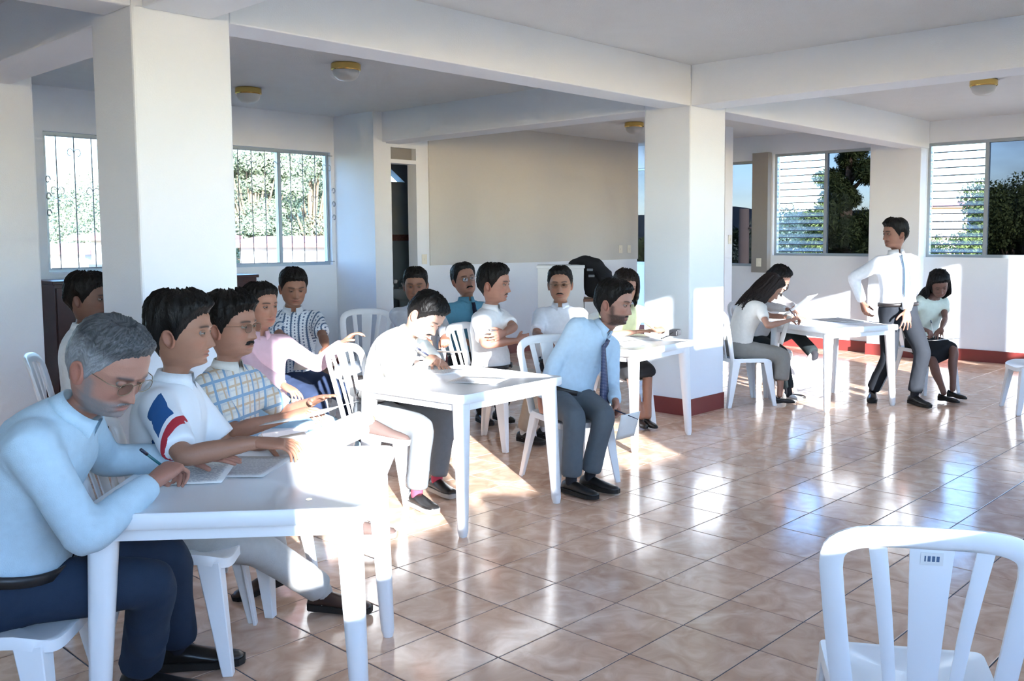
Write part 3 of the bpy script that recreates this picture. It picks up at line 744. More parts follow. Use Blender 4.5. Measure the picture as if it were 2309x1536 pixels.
def smooth(V, F, its=4, lam=.5, mask=None):
    avg = nb_avg(len(V), F); V = V.copy()
    for _ in range(its):
        d = (avg(V)-V)*lam; V += d if mask is None else d*mask[:, None]
    return V
def normals(V, F):
    N = np.zeros_like(V); fn = np.cross(V[F[:, 2]]-V[F[:, 0]], V[F[:, 3]]-V[F[:, 1]])
    for k in range(4): 
        for j in range(3): N[:, j] += np.bincount(F[:, k], fn[:, j], len(V))
    return N/(np.linalg.norm(N, axis=1)[:, None]+1e-12)
def folds(V, F, amp, scale, seed, aniso=(1, 1, 1)):
    rs = np.random.RandomState(seed); N = normals(V, F); P = V*np.array(aniso); w = np.zeros(len(V))
    warp = np.stack([np.sin(P@rs.randn(3)*scale*.45+rs.rand()*6) for _ in range(3)], 1)*.05
    for k in range(5):
        dd = unit(rs.randn(3)); s_ = np.sin((P+warp)@dd*scale*(1+.55*k)+rs.rand()*6.28); w += (1-np.abs(s_))**1.5/(1+.4*k)-.3
    return V+N*((np.maximum(w, -.15)+.15)*amp)[:, None]
def skin_mesh(name, V, F, col, mat, parent, colour=True):
    me = bpy.data.meshes.new(name); me.from_pydata(np.asarray(V).tolist(), [], [tuple(map(int, f)) for f in F])
    me.polygons.foreach_set('use_smooth', [True]*len(me.polygons))
    if colour:
        at_ = me.color_attributes.new('Col', 'FLOAT_COLOR', 'POINT'); c4 = np.ones((len(V), 4)); c4[:, :3] = col; at_.data.foreach_set('color', c4.ravel())
    return link(name, me, mat, parent)
def attr_mat(name, rough=.8, spec=.3, bump=0, bscale=200, sheen=0):
    m, nt, b = nm(name); a = nt.nodes.new('ShaderNodeVertexColor'); a.layer_name = 'Col'
    tc = nt.nodes.new('ShaderNodeTexCoord'); n = nt.nodes.new('ShaderNodeTexNoise'); n.inputs['Scale'].default_value = 35; nt.links.new(tc.outputs['Object'], n.inputs['Vector'])
    mr = nt.nodes.new('ShaderNodeMapRange'); mr.inputs['To Min'].default_value = .9; mr.inputs['To Max'].default_value = 1.08; nt.links.new(n.outputs[0], mr.inputs[0])
    h = nt.nodes.new('ShaderNodeHueSaturation'); nt.links.new(a.outputs[0], h.inputs['Color']); nt.links.new(mr.outputs[0], h.inputs['Value']); nt.links.new(h.outputs[0], b.inputs['Base Color'])
    b.inputs['Roughness'].default_value = rough; b.inputs['Specular IOR Level'].default_value = spec
    if sheen: b.inputs['Sheen Weight'].default_value = sheen
    if bump:
        n2 = nt.nodes.new('ShaderNodeTexNoise'); n2.inputs['Scale'].default_value = bscale; nt.links.new(tc.outputs['Object'], n2.inputs['Vector'])
        bp = nt.nodes.new('ShaderNodeBump'); bp.inputs['Strength'].default_value = bump; bp.inputs['Distance'].default_value = .004
        nt.links.new(n2.outputs[0], bp.inputs['Height']); nt.links.new(bp.outputs[0], b.inputs['Normal'])
    return m
M_skin = attr_mat('skin', .5, .4, .12, 260)
M_cloth = attr_mat('cloth', .85, .25, .25, 330)
def hair_mat():
    m, nt, b = nm('hair'); a = nt.nodes.new('ShaderNodeVertexColor'); a.layer_name = 'Col'; nt.links.new(a.outputs[0], b.inputs['Base Color'])
    b.inputs['Roughness'].default_value = .5; b.inputs['Specular IOR Level'].default_value = .22
    tc = nt.nodes.new('ShaderNodeTexCoord'); mp = nt.nodes.new('ShaderNodeMapping'); mp.inputs['Scale'].default_value = (1, 1, .25)
    n2 = nt.nodes.new('ShaderNodeTexNoise'); n2.inputs['Scale'].default_value = 260; n2.inputs['Detail'].default_value = 2
    nt.links.new(tc.outputs['Object'], mp.inputs[0]); nt.links.new(mp.outputs[0], n2.inputs['Vector'])
    bp = nt.nodes.new('ShaderNodeBump'); bp.inputs['Strength'].default_value = .6; bp.inputs['Distance'].default_value = .004
    nt.links.new(n2.outputs[0], bp.inputs['Height']); nt.links.new(bp.outputs[0], b.inputs['Normal']); return m
M_hair = hair_mat()
M_eye = attr_mat('eyeball', .15, .5)
M_wire = plain('spectacle_wire', (.30, .24, .16), .25, .5, metal=.8)
M_lens = glass_mat('spectacle_lens', (.80, .78, .76), .16)
M_shoeblk = plain('black_leather', (.012, .011, .011), .28, .5)
M_shoebrn = plain('brown_leather', (.045, .022, .016), .3, .5)
M_sneak = plain('beige_suede', (.115, .075, .065), .8, .3, noise=.1)
M_sole = plain('shoe_sole', (.42, .40, .37), .7, .3); M_soled = plain('dark_sole', (.02, .018, .017), .6, .3)
M_sock = plain('sock', (.6, .6, .62), .9, .2)
M_belt = plain('belt_leather', (.015, .012, .012), .4, .5)

# ---- head: rest pose, face towards +x, centre between the eyes and the ears, neck below
ZT = np.array([.118, .113, .103, .085, .055, .020, 0, -.03, -.06, -.085, -.103, -.113, -.122, -.132, -.15, -.18, -.21, -.24])
FR = np.array([.005, .028, .052, .073, .088, .092, .089, .087, .084, .082, .076, .062, .038, .026, .022, .022, .028, .035])
BK = np.array([-.02, -.045, -.068, -.088, -.100, -.103, -.101, -.093, -.078, -.066, -.060, -.058, -.057, -.057, -.058, -.062, -.068, -.08])
WD = np.array([.006, .030, .048, .065, .075, .079, .079, .077, .072, .064, .053, .046, .047, .049, .051, .053, .058, .075])
def g2(y, z, y0, z0, sy, sz): return np.exp(-((y-y0)/sy)**2-((z-z0)/sz)**2)
def head_pt(th, z, fem=0):
    f = np.interp(z, ZT[::-1], FR[::-1]); b = np.interp(z, ZT[::-1], BK[::-1]); w = np.interp(z, ZT[::-1], WD[::-1])
    cx_ = b+(f-b)*.46; c_, s_ = np.cos(th), np.sin(th)
    A = np.where(c_ > 0, f-cx_, cx_-b); e = .86
    x = cx_+A*np.sign(c_)*np.abs(c_)**e; y = w*np.sign(s_)*np.abs(s_)**e
    if fem: y = y*.94
    return x, y
def face_disp(y, z, fem=0):
    a = np.abs(y)
    nose_h = np.interp(z, [-.060, -.053, -.046, -.038, -.02, .0, .012], [0, .012, .027, .025, .014, .005, 0]); nose_w = np.interp(z, [-.06, -.045, -.02, .01], [.015, .0145, .009, .007])
    d = nose_h*np.exp(-(a/nose_w)**2.2)
    d += .006*np.exp(-((z-.020)/.008)**2)*np.exp(-((a-.028)/.026)**2)*(1 if not fem else .4)
    d += -.0115*np.exp(-((a-.031)/.017)**2-((z-.001)/.0105)**2)
    d += .005*np.exp(-((a-.045)/.018)**2-((z+.028)/.016)**2)
    d += .0065*np.exp(-(a/.024)**2)*np.exp(-((z+.067)/.0052)**2)+.007*np.exp(-(a/.020)**2)*np.exp(-((z+.0795)/.0058)**2)-.003*np.exp(-(a/.026)**2)*np.exp(-((z+.0728)/.0028)**2)
    d += -.004*np.exp(-(a/.025)**2)*np.exp(-((z+.089)/.005)**2)+.008*np.exp(-(a/.022)**2)*np.exp(-((z+.104)/.010)**2)
    d += -.003*np.exp(-((a-.030)/.012)**2-((z+.055)/.012)**2)
    return d
def build_head(o):
    """returns verts, faces, colours in rest pose; o: options"""
    nth = 88; u = np.linspace(-pi, pi, nth, endpoint=False); th = u-.42*np.sin(u)           # denser in front
    zs = np.concatenate([np.linspace(.1175, .09, 9), np.linspace(.085, .03, 13), np.linspace(.026, -.115, 52), np.linspace(-.118, -.24, 22)])
    TH, Z = np.meshgrid(th, zs); x, y = head_pt(TH, Z, o.get('fem', 0)); fm = np.cos(TH) > .15
    dd = np.where(fm, face_disp(y, Z, o.get('fem', 0))*np.clip((np.cos(TH)-.15)/.35, 0, 1), 0)
    x = x+dd
    jaw = o.get('jaw', 1.0); y = y*np.where(Z < -.03, 1+(jaw-1)*np.clip((-.03-Z)/.05, 0, 1), 1)
    V = np.stack([x, y, Z], 2).reshape(-1, 3); m = len(zs); F = [f for f in ringfaces(m, nth)]
    F.append(tuple(range(nth))[::-1])
    base = np.array(o['skin'], float); C = np.tile(base, (len(V), 1)); yv, zv, thv = V[:, 1], V[:, 2], np.abs(TH.ravel()); fr = np.cos(TH.ravel()) > .2
    def mix(mask, col, k=1.0):
        kk = (np.clip(mask, 0, 1)*k)[:, None]; C[:] = C*(1-kk)+np.array(col)*kk
    a = np.abs(yv)
    mix(np.exp(-((a-.045)/.02)**2-((zv+.035)/.02)**2)*fr, base*[1.10, .92, .90], .6)
    mix(np.exp(-((a-.031)/.020)**2-((zv)/.011)**2)*fr, base*.62, .7)
    lip = np.exp(-(a/.023)**4)*(np.exp(-((zv+.067)/.0045)**2)+np.exp(-((zv+.079)/.0055)**2))*fr
    mix(lip, o.get('lip', base*[1.0, .62, .62]), .8)
    mix(np.exp(-(a/.024)**4)*np.exp(-((zv+.0728)/.0018)**2)*fr, base*.3, .8)
    hc = np.array(o['hair'])
    bl = o.get('brow', .0205); bz = bl+.004*np.cos((a-.034)/.02*1.3)-.002
    mix(np.exp(-((zv-bz)/(.0042 if not o.get('fem') else .0026))**2)*sstep(a, .010, .016)*(1-sstep(a, .048, .056))*fr, hc*1.2, .92)
    mix(np.exp(-((a-.0085)/.004)**2-((zv+.0555)/.003)**2)*fr, base*.25, .8)
    bd = o.get('beard', 0)
    if bd:
        bm_ = sstep(-zv, .050, .066)*(1-sstep(thv, 1.35, 1.75))*(1-.95*np.exp(-(a/.022)**4)*np.exp(-((zv+.073)/.011)**2))*(1-sstep(-zv, .118, .135))
        side = sstep(-zv, -.0, .02)*np.exp(-((thv-1.32)/.16)**2)*(zv > -.07)
        bm_ = np.maximum(bm_, side)
        rs = np.random.RandomState(5); bm_ = bm_*(.8+.2*rs.rand(len(bm_))); mix(bm_, o.get('beardcol', hc*1.3), bd)
        V[:, 0] += .004*bd*bm_*fr
    mix((np.exp(-((zv+.25)/.06)**2)), base*.9, .5)
    N_ = len(V); Vs = [V]; Cs = [C]
    # ears
    for s_ in (-1, 1):
        rows = [(0, 1.0, 0), (.010, 1.02, .0), (.013, .88, 0), (.006, .62, 0), (.004, .3, 0)]; ne = 18; E = []
        for off, sc, _ in rows:
            for k in range(ne):
                t = 2*pi*k/ne; ex = -.012+(.0175+.003*math.sin(t))*math.cos(t)*sc; ez = -.018+.031*math.sin(t)*sc
                ex += -.006*math.sin(t)*sc
                E.append((ex-off*.35, s_*(.070+off*1.05+(.004 if off > 0 else -.004)+max(0, -.012-ex)*.35), ez))
        Fe = ringfaces(len(rows), ne, N_)+[tuple(range(N_+(len(rows)-1)*ne, N_+len(rows)*ne))]
        F += Fe; Vs.append(np.array(E)); ce = np.tile(base*[1.05, .86, .84], (len(E), 1)); ce[2*ne:4*ne] *= .8; Cs.append(ce); N_ += len(E)
    # eyelids: caps over the eyeballs
    for s_ in (-1, 1):
        cxe, cye, cze = EYEC[0], s_*EYEC[1], EYEC[2]; ro = .0132; lid = o.get('lid', .12); nr, nc = 9, 15; E = []
        for half in (1, -1):
            b0 = len(E)
            for i in range(nr):
                edge = (lid if half > 0 else -.40); lat = edge+(half*1.45-edge)*(i/(nr-1))
                for k in range(nc):
                    lo = -1.25+2.5*k/(nc-1); cl = math.cos(lat*(.35+.65*math.cos(lo*.8))) if i == 0 else math.cos(lat)
                    la = lat*(.45+.55*math.cos(lo*1.05)) if i == 0 else lat
                    E.append((cxe+ro*math.cos(la)*math.cos(lo), cye+ro*math.cos(la)*math.sin(lo)*1.12, cze+ro*math.sin(la)))
            F += [(N_+b0+i*nc+k, N_+b0+i*nc+k+1, N_+b0+(i+1)*nc+k+1, N_+b0+(i+1)*nc+k) for i in range(nr-1) for k in range(nc-1)]
        ce = np.tile(base*.80, (len(E), 1)); ce[:nc] = base*.22; Vs.append(np.array(E)); Cs.append(ce); N_ += len(E)
    return np.concatenate(Vs), F, np.concatenate(Cs)
EYEC = (.0745, .031, .001)
def build_hair(o):
    st = o.get('style', {}); hc = np.array(o['hair']); nth, ns = 110, 30
    th = np.linspace(-pi, pi, nth, endpoint=False); a = np.abs(th)
    line = np.interp(a, np.radians([0, 25, 48, 62, 74, 82, 92, 102, 112, 125, 150, 180]), [st.get('front', .072), st.get('front', .072)-.002, st.get('temple', .056), .030, .0, -.022, .008, .010, -.020, -.055, -.078, -.082])
    line = line+st.get('rough', 1.0)*.0016*(np.sin(th*19+1)+np.sin(th*37+2)*.8+np.sin(th*61))
    if 'long' in st: line = np.where(a > 1.2, np.minimum(line, -.08), line)
    rs = np.random.RandomState(st.get('seed', 1)); thick = st.get('thick', .016); tf = st.get('front_thick', thick); tb = st.get('side_thick', thick*.75)
    s = np.linspace(0, 1, ns); Vv = []
    ph = rs.rand(8)*6.28
    for i, si in enumerate(s):
        z = line+(.1178-line)*si**.85
        x, y = head_pt(th, z)
        # outward direction
        e = .002; x2, y2 = head_pt(th+e, z); tx, ty = (x2-x)/e, (y2-y)/e; nx, ny = ty, -tx; x3, y3 = head_pt(th, np.minimum(z+.004, .1179)); slope = -(np.hypot(x3, y3)-np.hypot(x, y))/.004
        nl = np.hypot(nx, ny)+1e-9; nx, ny = nx/nl, ny/nl; nz = np.clip(slope, -.2, 6); q = np.sqrt(1+nz*nz); nx, ny, nz = nx/q, ny/q, nz/q
        grow = sstep(np.full_like(th, si), -.03, .30); top = sstep(z, .03, .10)
        t = (tb*(1-top)+thick*top); t = t+(tf-thick)*np.exp(-(a/.7)**2)*top
        st_ = sum(np.sin(th*k+ph[j]+si*ws)*am for j, (k, ws, am) in enumerate(((9, 3, .10), (17, -5, .10), (31, 6, .10), (47, -8, .08))))
        rough = st.get('rough', 1.0)
        d_ = t*(grow*.95+.05)*(1+rough*st_*.8)+.0012
        d_ = d_+rough*.0012*rs.randn(nth)*grow
        Vv.append(np.stack([x+nx*d_, y+ny*d_, z+nz*d_], 1))
    V = np.concatenate(Vv); F = ringfaces(ns, nth); F.append(tuple(range((ns-1)*nth, ns*nth)))
    # inner rim so the edge has depth
    rim = len(V); x, y = head_pt(th, line-.001); V = np.concatenate([V, np.stack([x*.985, y*.985, line-.001], 1)]); F += [(k, rim+k, rim+(k+1) % nth, (k+1) % nth) for k in range(nth)]
    C = np.tile(hc, (len(V), 1)); C = C*(.85+.3*rs.rand(len(V))[:, None])
    if 'grey' in o:
        zz, yy, xx = V[:, 2], V[:, 1], V[:, 0]; g = np.clip(o['grey']*sstep(-zz, -.085, -.03)+o['grey']*.35*rs.rand(len(V)), 0, 1)[:, None]; g = g*(.5+.5*rs.rand(len(V)))[:, None]
        C = C*(1-g)+np.array((.32, .33, .35))*g
    return V, F, C
# ---- hands (rest: fingers +x, back of hand +z, thumb on +y for a right hand)
HANDS = {}
def build_hand(pose, right, voxel):
    key = (pose, right, voxel)
    if key in HANDS: return HANDS[key]
    c1, c2, c3 = {'flat': (6, 8, 6), 'relax': (20, 28, 20), 'grip': (58, 70, 42), 'pen': (46, 52, 30), 'spread': (12, 14, 8)}[pose]
    sp = 2.2 if pose == 'spread' else (1.2 if pose in ('flat', 'relax') else .6)
    nm_ = NM(); rings = [(-.012, .025, .020), (0, .027, .020), (.03, .036, .018), (.06, .041, .016), (.085, .041, .013), (.096, .036, .010)]; n = 18; V = []
    for x, w, t in rings:
        for k in range(n):
            a = 2*pi*k/n; c_, s_ = math.cos(a), math.sin(a); V.append((x, math.copysign(abs(c_)**.75, c_)*w, math.copysign(abs(s_)**.75, s_)*t))
    nm_.add(V, ringfaces(len(rings), n)+[tuple(range(n))[::-1], tuple(range((len(rings)-1)*n, len(rings)*n))])
    for i, (y0, L, r, sa) in enumerate(((.030, (.042, .026, .021), .0086, 7), (.0102, (.046, .030, .022), .0088, 1.5), (-.0102, (.043, .028, .021), .0084, -4), (-.029, (.034, .021, .019), .0074, -10))):
        p = np.array([.084, y0, 0]); ang = 0; pts = [p-np.array([.02, 0, 0]), p]; rr = [r*1.05, r*1.08]; az = math.radians(sa*sp)
        for l, c_ in zip(L, (c1, c2, c3)):
            ang += math.radians(c_+2*i*(pose != 'flat')); dv = np.array([math.cos(ang)*math.cos(az), math.cos(ang)*math.sin(az), -math.sin(ang)]); p = p+dv*l; pts.append(p); rr.append(rr[-1]*.90)
        nm_.add(*limb(pts, rr, 10, 4))
    out = {'flat': 42, 'relax': 38, 'spread': 52, 'grip': 28, 'pen': 20}[pose]; dn = {'flat': 6, 'relax': 18, 'spread': 8, 'grip': 42, 'pen': 40}[pose]
    p = np.array([.020, .026, -.004]); pts = [p-np.array([.008, .010, 0]), p]; rr = [.014, .0135]
    for l, da, dd_ in ((.036, 0, 0), (.031, -12, 8), (.025, -14, 10)):
        out += da; dn += dd_; a_, b_ = math.radians(out), math.radians(dn); p = p+l*np.array([math.cos(a_)*math.cos(b_), math.sin(a_)*math.cos(b_), -math.sin(b_)]); pts.append(p); rr.append(rr[-1]*.88)
    nm_.add(*limb(pts, rr, 10, 4))
    V, F = nm_.arr(); V, F = remesh(V, F, voxel); V = smooth(V, F, 2, .4)
    if not right: V = V*[1, -1, 1]; F = F[:, ::-1]
    HANDS[key] = (V, F); return V, F
# ---- shoes (heel at -x, ankle above the origin)
SHOES = {}
def shoe_meshes(style):
    if style in SHOES: return SHOES[style]
    n = 20
    if style in ('sneaker_beige', 'sneaker_black'):
        secs = [(-.072, .022, .020, .050), (-.062, .032, .018, .085), (-.03, .036, .016, .098), (.02, .038, .016, .095), (.07, .042, .016, .078), (.12, .047, .016, .062), (.165, .045, .016, .054), (.195, .034, .017, .046), (.208, .016, .019, .034)]
    elif style in ('pump', 'sandal'):
        secs = [(-.058, .018, .034, .062), (-.050, .026, .030, .075), (-.02, .029, .026, .062), (.03, .030, .018, .050), (.08, .036, .010, .046), (.12, .038, .008, .042), (.155, .028, .008, .034), (.172, .012, .009, .022)]
    else:
        secs = [(-.070, .020, .022, .048), (-.060, .030, .020, .075), (-.03, .034, .018, .088), (.02, .036, .018, .086), (.07, .041, .016, .070), (.12, .046, .015, .054), (.165, .045, .014, .047), (.198, .034, .014, .040), (.214, .015, .016, .028)]
    V = []
    for x, w, z0, z1 in secs:
        for k in range(n):
            a = 2*pi*k/n; c_, s_ = math.cos(a), math.sin(a); V.append((x, math.copysign(abs(c_)**.8, c_)*w*(1 if s_ < .2 else 1-.35*s_), (z0+z1)/2+(z1-z0)/2*math.copysign(abs(s_)**(.6 if s_ < 0 else .9), s_)))
    F = ringfaces(len(secs), n)+[tuple(range(n))[::-1], tuple(range((len(secs)-1)*n, len(secs)*n))]
    mt = {'sneaker_beige': M_sneak, 'sneaker_black': M_shoeblk, 'brown': M_shoebrn, 'sandal': M_porc}.get(style, M_shoeblk); ms = {'sneaker_beige': M_sole, 'sneaker_black': M_sole, 'sandal': M_sole}.get(style, M_soled)
    me = bpy.data.meshes.new('shoe'); me.from_pydata(V, [], F); me.polygons.foreach_set('use_smooth', [True]*len(me.polygons)); me.materials.append(mt)
    sV = []; 
    heel = style == 'pump'
    for x, w, z0, z1 in secs:
        for k in range(n):
            a = 2*pi*k/n; c_, s_ = math.cos(a), math.sin(a); zb = 0 if not heel or x > .05 or x < -.015 else z0-.012; sV.append((x*1.02, c_*w*1.06, zb if s_ < 0 else z0+.010))
    sm = bpy.data.meshes.new('sole'); sm.from_pydata(sV, [], F); sm.materials.append(ms)
    SHOES[style] = (me, sm); return SHOES[style]
def two_bone(a, tgt, l1, l2, pole):
    a = np.asarray(a, float); tgt = np.asarray(tgt, float); d = tgt-a; L = np.linalg.norm(d); Lm = min(max(L, abs(l1-l2)+.02), (l1+l2)*.995); u = unit(d); tgt = a+u*Lm
    x = (l1*l1-l2*l2+Lm*Lm)/(2*Lm); hgt = math.sqrt(max(l1*l1-x*x, 0)); p = np.asarray(pole, float); p = unit(p-u*(p@u)); return a+u*x+p*hgt, tgt
# torso half-width, front depth, back depth against height above the hip joint
TH_ = np.array([-.12, -.08, -.02, .05, .12, .20, .28, .36, .42, .465, .50, .53, .555])
TW_ = np.array([.12, .155, .172, .165, .152, .152, .163, .175, .180, .165, .118, .075, .062])
TF_ = np.array([.07, .095, .112, .112, .108, .108, .116, .120, .112, .095, .075, .062, .056])
TB_ = np.array([.09, .120, .128, .112, .098, .098, .108, .116, .112, .098, .078, .062, .058])

def stripes_mat(name, base, layers, rough=.85):
    """cloth with woven lines: layers of (axis weights, period, half width, offset, colour, extra layer or None)"""
    m, nt, b = nm(name); tc = nt.nodes.new('ShaderNodeTexCoord'); last = None
    def ln(ax, per, hw, off):
        d = nt.nodes.new('ShaderNodeVectorMath'); d.operation = 'DOT_PRODUCT'; nt.links.new(tc.outputs['Object'], d.inputs[0]); d.inputs[1].default_value = ax
        cur = d.outputs['Value']
        for op, v in (('ADD', off+10), ('FLOORED_MODULO', per), ('SUBTRACT', per/2), ('ABSOLUTE', None), ('LESS_THAN', hw)):
            n = nt.nodes.new('ShaderNodeMath'); n.operation = op; nt.links.new(cur, n.inputs[0])
            if v is not None: n.inputs[1].default_value = v
            cur = n.outputs[0]
        return cur
    for ly in layers:
        cur = ln(*ly[:4])
        if len(ly) > 5:
            n = nt.nodes.new('ShaderNodeMath'); n.operation = 'MULTIPLY'; nt.links.new(cur, n.inputs[0]); nt.links.new(ln(*ly[5]), n.inputs[1]); cur = n.outputs[0]
        mx = nt.nodes.new('ShaderNodeMixRGB'); nt.links.new(cur, mx.inputs[0]); mx.inputs[2].default_value = (*ly[4], 1)
        if last is None: mx.inputs[1].default_value = (*base, 1)
        else: nt.links.new(last, mx.inputs[1])
        last = mx.outputs[0]
    nt.links.new(last, b.inputs['Base Color']); b.inputs['Roughness'].default_value = rough; b.inputs['Specular IOR Level'].default_value = .25
    return m
M_plaid = stripes_mat('plaid_cloth', (.74, .72, .66), [((1, 1, 0), .045, .004, .01, (.62, .62, .60)), ((-.35, 0, 1), .045, .004, .01, (.62, .62, .60)), ((1, 1, 0), .09, .005, .04, (.62, .47, .32)), ((-.35, 0, 1), .09, .005, .06, (.62, .47, .32)), ((1, 1, 0), .09, .0065, 0, (.26, .40, .55)), ((-.35, 0, 1), .09, .0065, .02, (.26, .40, .55))])
M_stripe = stripes_mat('striped_cloth', (.66, .70, .74), [((0, 0, 1), .016, .003, 0, (.36, .42, .50), ((.6, 1, 0), .052, .011, 0)), ((.6, 1, 0), .052, .0055, 0, (.08, .13, .22)), ((.6, 1, 0), .052, .005, .026, (.11, .15, .24), ((0, 0, 1), .022, .0055, 0))])
M_dotted = stripes_mat('spotted_tie', (.05, .065, .14), [((0, 1, 0), .009, .0018, 0, (.35, .36, .42), ((0, 0, 1), .009, .0018, 0))], .5)
def polo_mat():
    m, nt, b = nm('polo_cloth'); a = nt.nodes.new('ShaderNodeVertexColor'); a.layer_name = 'Col'; sx = nt.nodes.new('ShaderNodeSeparateColor'); nt.links.new(a.outputs[0], sx.inputs[0]); t, g, k = sx.outputs
    def M_(op, x, y):
        n = nt.nodes.new('ShaderNodeMath'); n.operation = op
        for i, v in enumerate((x, y)):
            if isinstance(v, (int, float)): n.inputs[i].default_value = v
            else: nt.links.new(v, n.inputs[i])
        return n.outputs[0]
    ts = M_('ADD', t, M_('MULTIPLY', M_('SUBTRACT', g, .5), .42))
    def band(v, lo, hi): return M_('MULTIPLY', M_('GREATER_THAN', v, lo), M_('LESS_THAN', v, hi))
    on = M_('GREATER_THAN', k, .62)
    gs = M_('ABSOLUTE', M_('SUBTRACT', g, .5), 0)
    blue = M_('MULTIPLY', M_('MULTIPLY', band(ts, .14, .56), M_('LESS_THAN', gs, .30)), on)
    red = M_('MULTIPLY', band(ts, .64, .80), on)
    m1 = nt.nodes.new('ShaderNodeMixRGB'); nt.links.new(blue, m1.inputs[0]); m1.inputs[1].default_value = (.76, .79, .82, 1); m1.inputs[2].default_value = (.022, .085, .24, 1)
    m2 = nt.nodes.new('ShaderNodeMixRGB'); nt.links.new(red, m2.inputs[0]); nt.links.new(m1.outputs[0], m2.inputs[1]); m2.inputs[2].default_value = (.45, .035, .05, 1)
    nt.links.new(m2.outputs[0], b.inputs['Base Color']); b.inputs['Roughness'].default_value = .85; b.inputs['Specular IOR Level'].default_value = .25; return m
M_polo = polo_mat()
# ------------------------------------------------------------------ people: assembly
NEARV, FARV = .0045, .0055
def person(label, hip, phi, lean=8, side=0, twist=0, curl=0, head=(0, 10, 0), s=1.0, skin=(.36, .19, .125), hair=(.0045, .0038, .0035), headopt=None,
           shirt=(.8, .8, .8), sleeve=1.0, shirt_fn=None, tuck=True, belly=0, trousers=(.1, .1, .12), skirt=None, hands=None, feet=None, shoes='black', collar=True, tie=None,
           glasses=None, moustache=None, near=False, socks=None, group='people in the meeting', hair_extra=None, belt=True, shrug=0, knees=None, shw=1.0, shirt_mat=None):
    """hip: world point of the hip joint centre. phi: heading as in scr(). head: (heading as scr, pitch down, roll).
    hands: {'L': (world wrist point, pose, elbow pole local, palm normal local or None, finger dir local or None), 'R': ...}; feet: {'L': (world ankle point, heading scr, toe pitch), ...}"""
    rz = scr(phi); RT = RZ(rz); hc = np.asarray(hip[:3], float); hipz = hip[3]
    def L(p): return (np.asarray(p, float)-org)@RT          # world -> local
    H = np.array([0, 0, hipz])
    sd = int(abs(hc[0]*1000+hc[1]*777)) % 9973; rs = np.random.RandomState(sd)
    # spine table; the figure's size is fitted so that the head comes to its measured height
    s = s*.945; s_want = s; ho = dict(headopt or {}); ho.update(skin=skin, hair=hair)
    hs_ = np.arange(-.13, .66, .01); i0 = int(np.argmin(abs(hs_)))
    for fit in range(4):
        pos = np.zeros((len(hs_), 3)); Rs = []
        for h_ in hs_:
            t = float(np.clip(h_/.5, -.2, 1.1)); tt = .35+.75*t if t > 0 else .35
            ang = math.radians(lean)*tt+math.radians(curl)*max(0, t)**2; Rs.append(RZ(math.radians(twist)*max(0, t))@RY(ang)@RX(-math.radians(side)*tt))
        for i in range(i0+1, len(hs_)): pos[i] = pos[i-1]+Rs[i]@np.array([0, 0, .01*s])
        for i in range(i0-1, -1, -1): pos[i] = pos[i+1]-Rs[i]@np.array([0, 0, .01*s])
        pos += H
        def sp(h_):
            k = (h_-hs_[0])/.01; i = int(np.clip(k, 0, len(hs_)-2)); f = k-i; return pos[i]*(1-f)+pos[i+1]*f, Rs[i]
        pN, RN = sp(.535); RH = RZ(scr(head[0])-rz)@RY(math.radians(head[1]))@RX(math.radians(head[2])); hsz = s_want*ho.get('size', 1.10)
        HC = pN+RN@np.array([.012, 0, .062])*s+RH@np.array([.012, 0, .108])*hsz
        dz = float(hc[2]-HC[2])
        if fit < 3: s = min(max(s*(1+dz/.62), s_want*.90), s_want*1.08)
    org = np.array([*(hc[:2]-(RT@HC)[:2]), 0]); root = empty('person', tuple(org), rz); tag(root, label, 'person', group)
    if DEBUG: print('  dz', round(dz, 3), 's', round(s/s_want, 3), 'hip', np.round(org[:2], 2))
    def torso(h0, h1, grow, n=28, step=.025, extra=None):
        V = []; hh = np.arange(h0, h1+1e-6, step)
        for h_ in hh:
            p, R = sp(h_); w = np.interp(h_, TH_, TW_)*s*(shw if h_ > .3 else 1)+grow; f = np.interp(h_, TH_, TF_)*s+grow+belly*math.exp(-((h_-.10)/.10)**2); b = np.interp(h_, TH_, TB_)*s+grow
            if extra: w, f, b = extra(h_, w, f, b)
            for k in range(n):
                a = 2*pi*k/n; c_, s_ = math.cos(a), math.sin(a); V.append(p+R@np.array([math.copysign(abs(c_)**.85, c_)*(f if c_ > 0 else b), math.copysign(abs(s_)**.85, s_)*w, 0]))
        m = len(hh); return np.array(V), ringfaces(m, n)+[tuple(range(n))[::-1], tuple(range((m-1)*n, m*n))]
    # joints
    sh = {}; el = {}; wr = {}; LU, LF = .285*s, .255*s
    for q, sy in (('L', 1), ('R', -1)):
        p, R = sp(.452); sh[q] = p+R@np.array([.0, sy*.168*s*shw, shrug])
        tgt, pose, pole = hands[q][0], hands[q][1], hands[q][2]
        el[q], wr[q] = two_bone(sh[q], L(tgt), LU, LF, np.array(pole, float))
    hj = {}; kn = {}; an = {}; LT, LS = .425*s, .405*s
    for q, sy in (('L', 1), ('R', -1)):
        hj[q] = H+np.array([.0, sy*.088*s, -.01]); pole = (knees or {}).get(q, (1, sy*.12, .9))
        kn[q], an[q] = two_bone(hj[q], L(feet[q][0]), LT, LS, np.array(pole, float))
    # ---- body (skin): torso core, arms, legs in one surface, then head with neck, hands
    vx = .009 if near else .011
    nmz = NM(); nmz.add(*torso(-.10, .53, -.022))
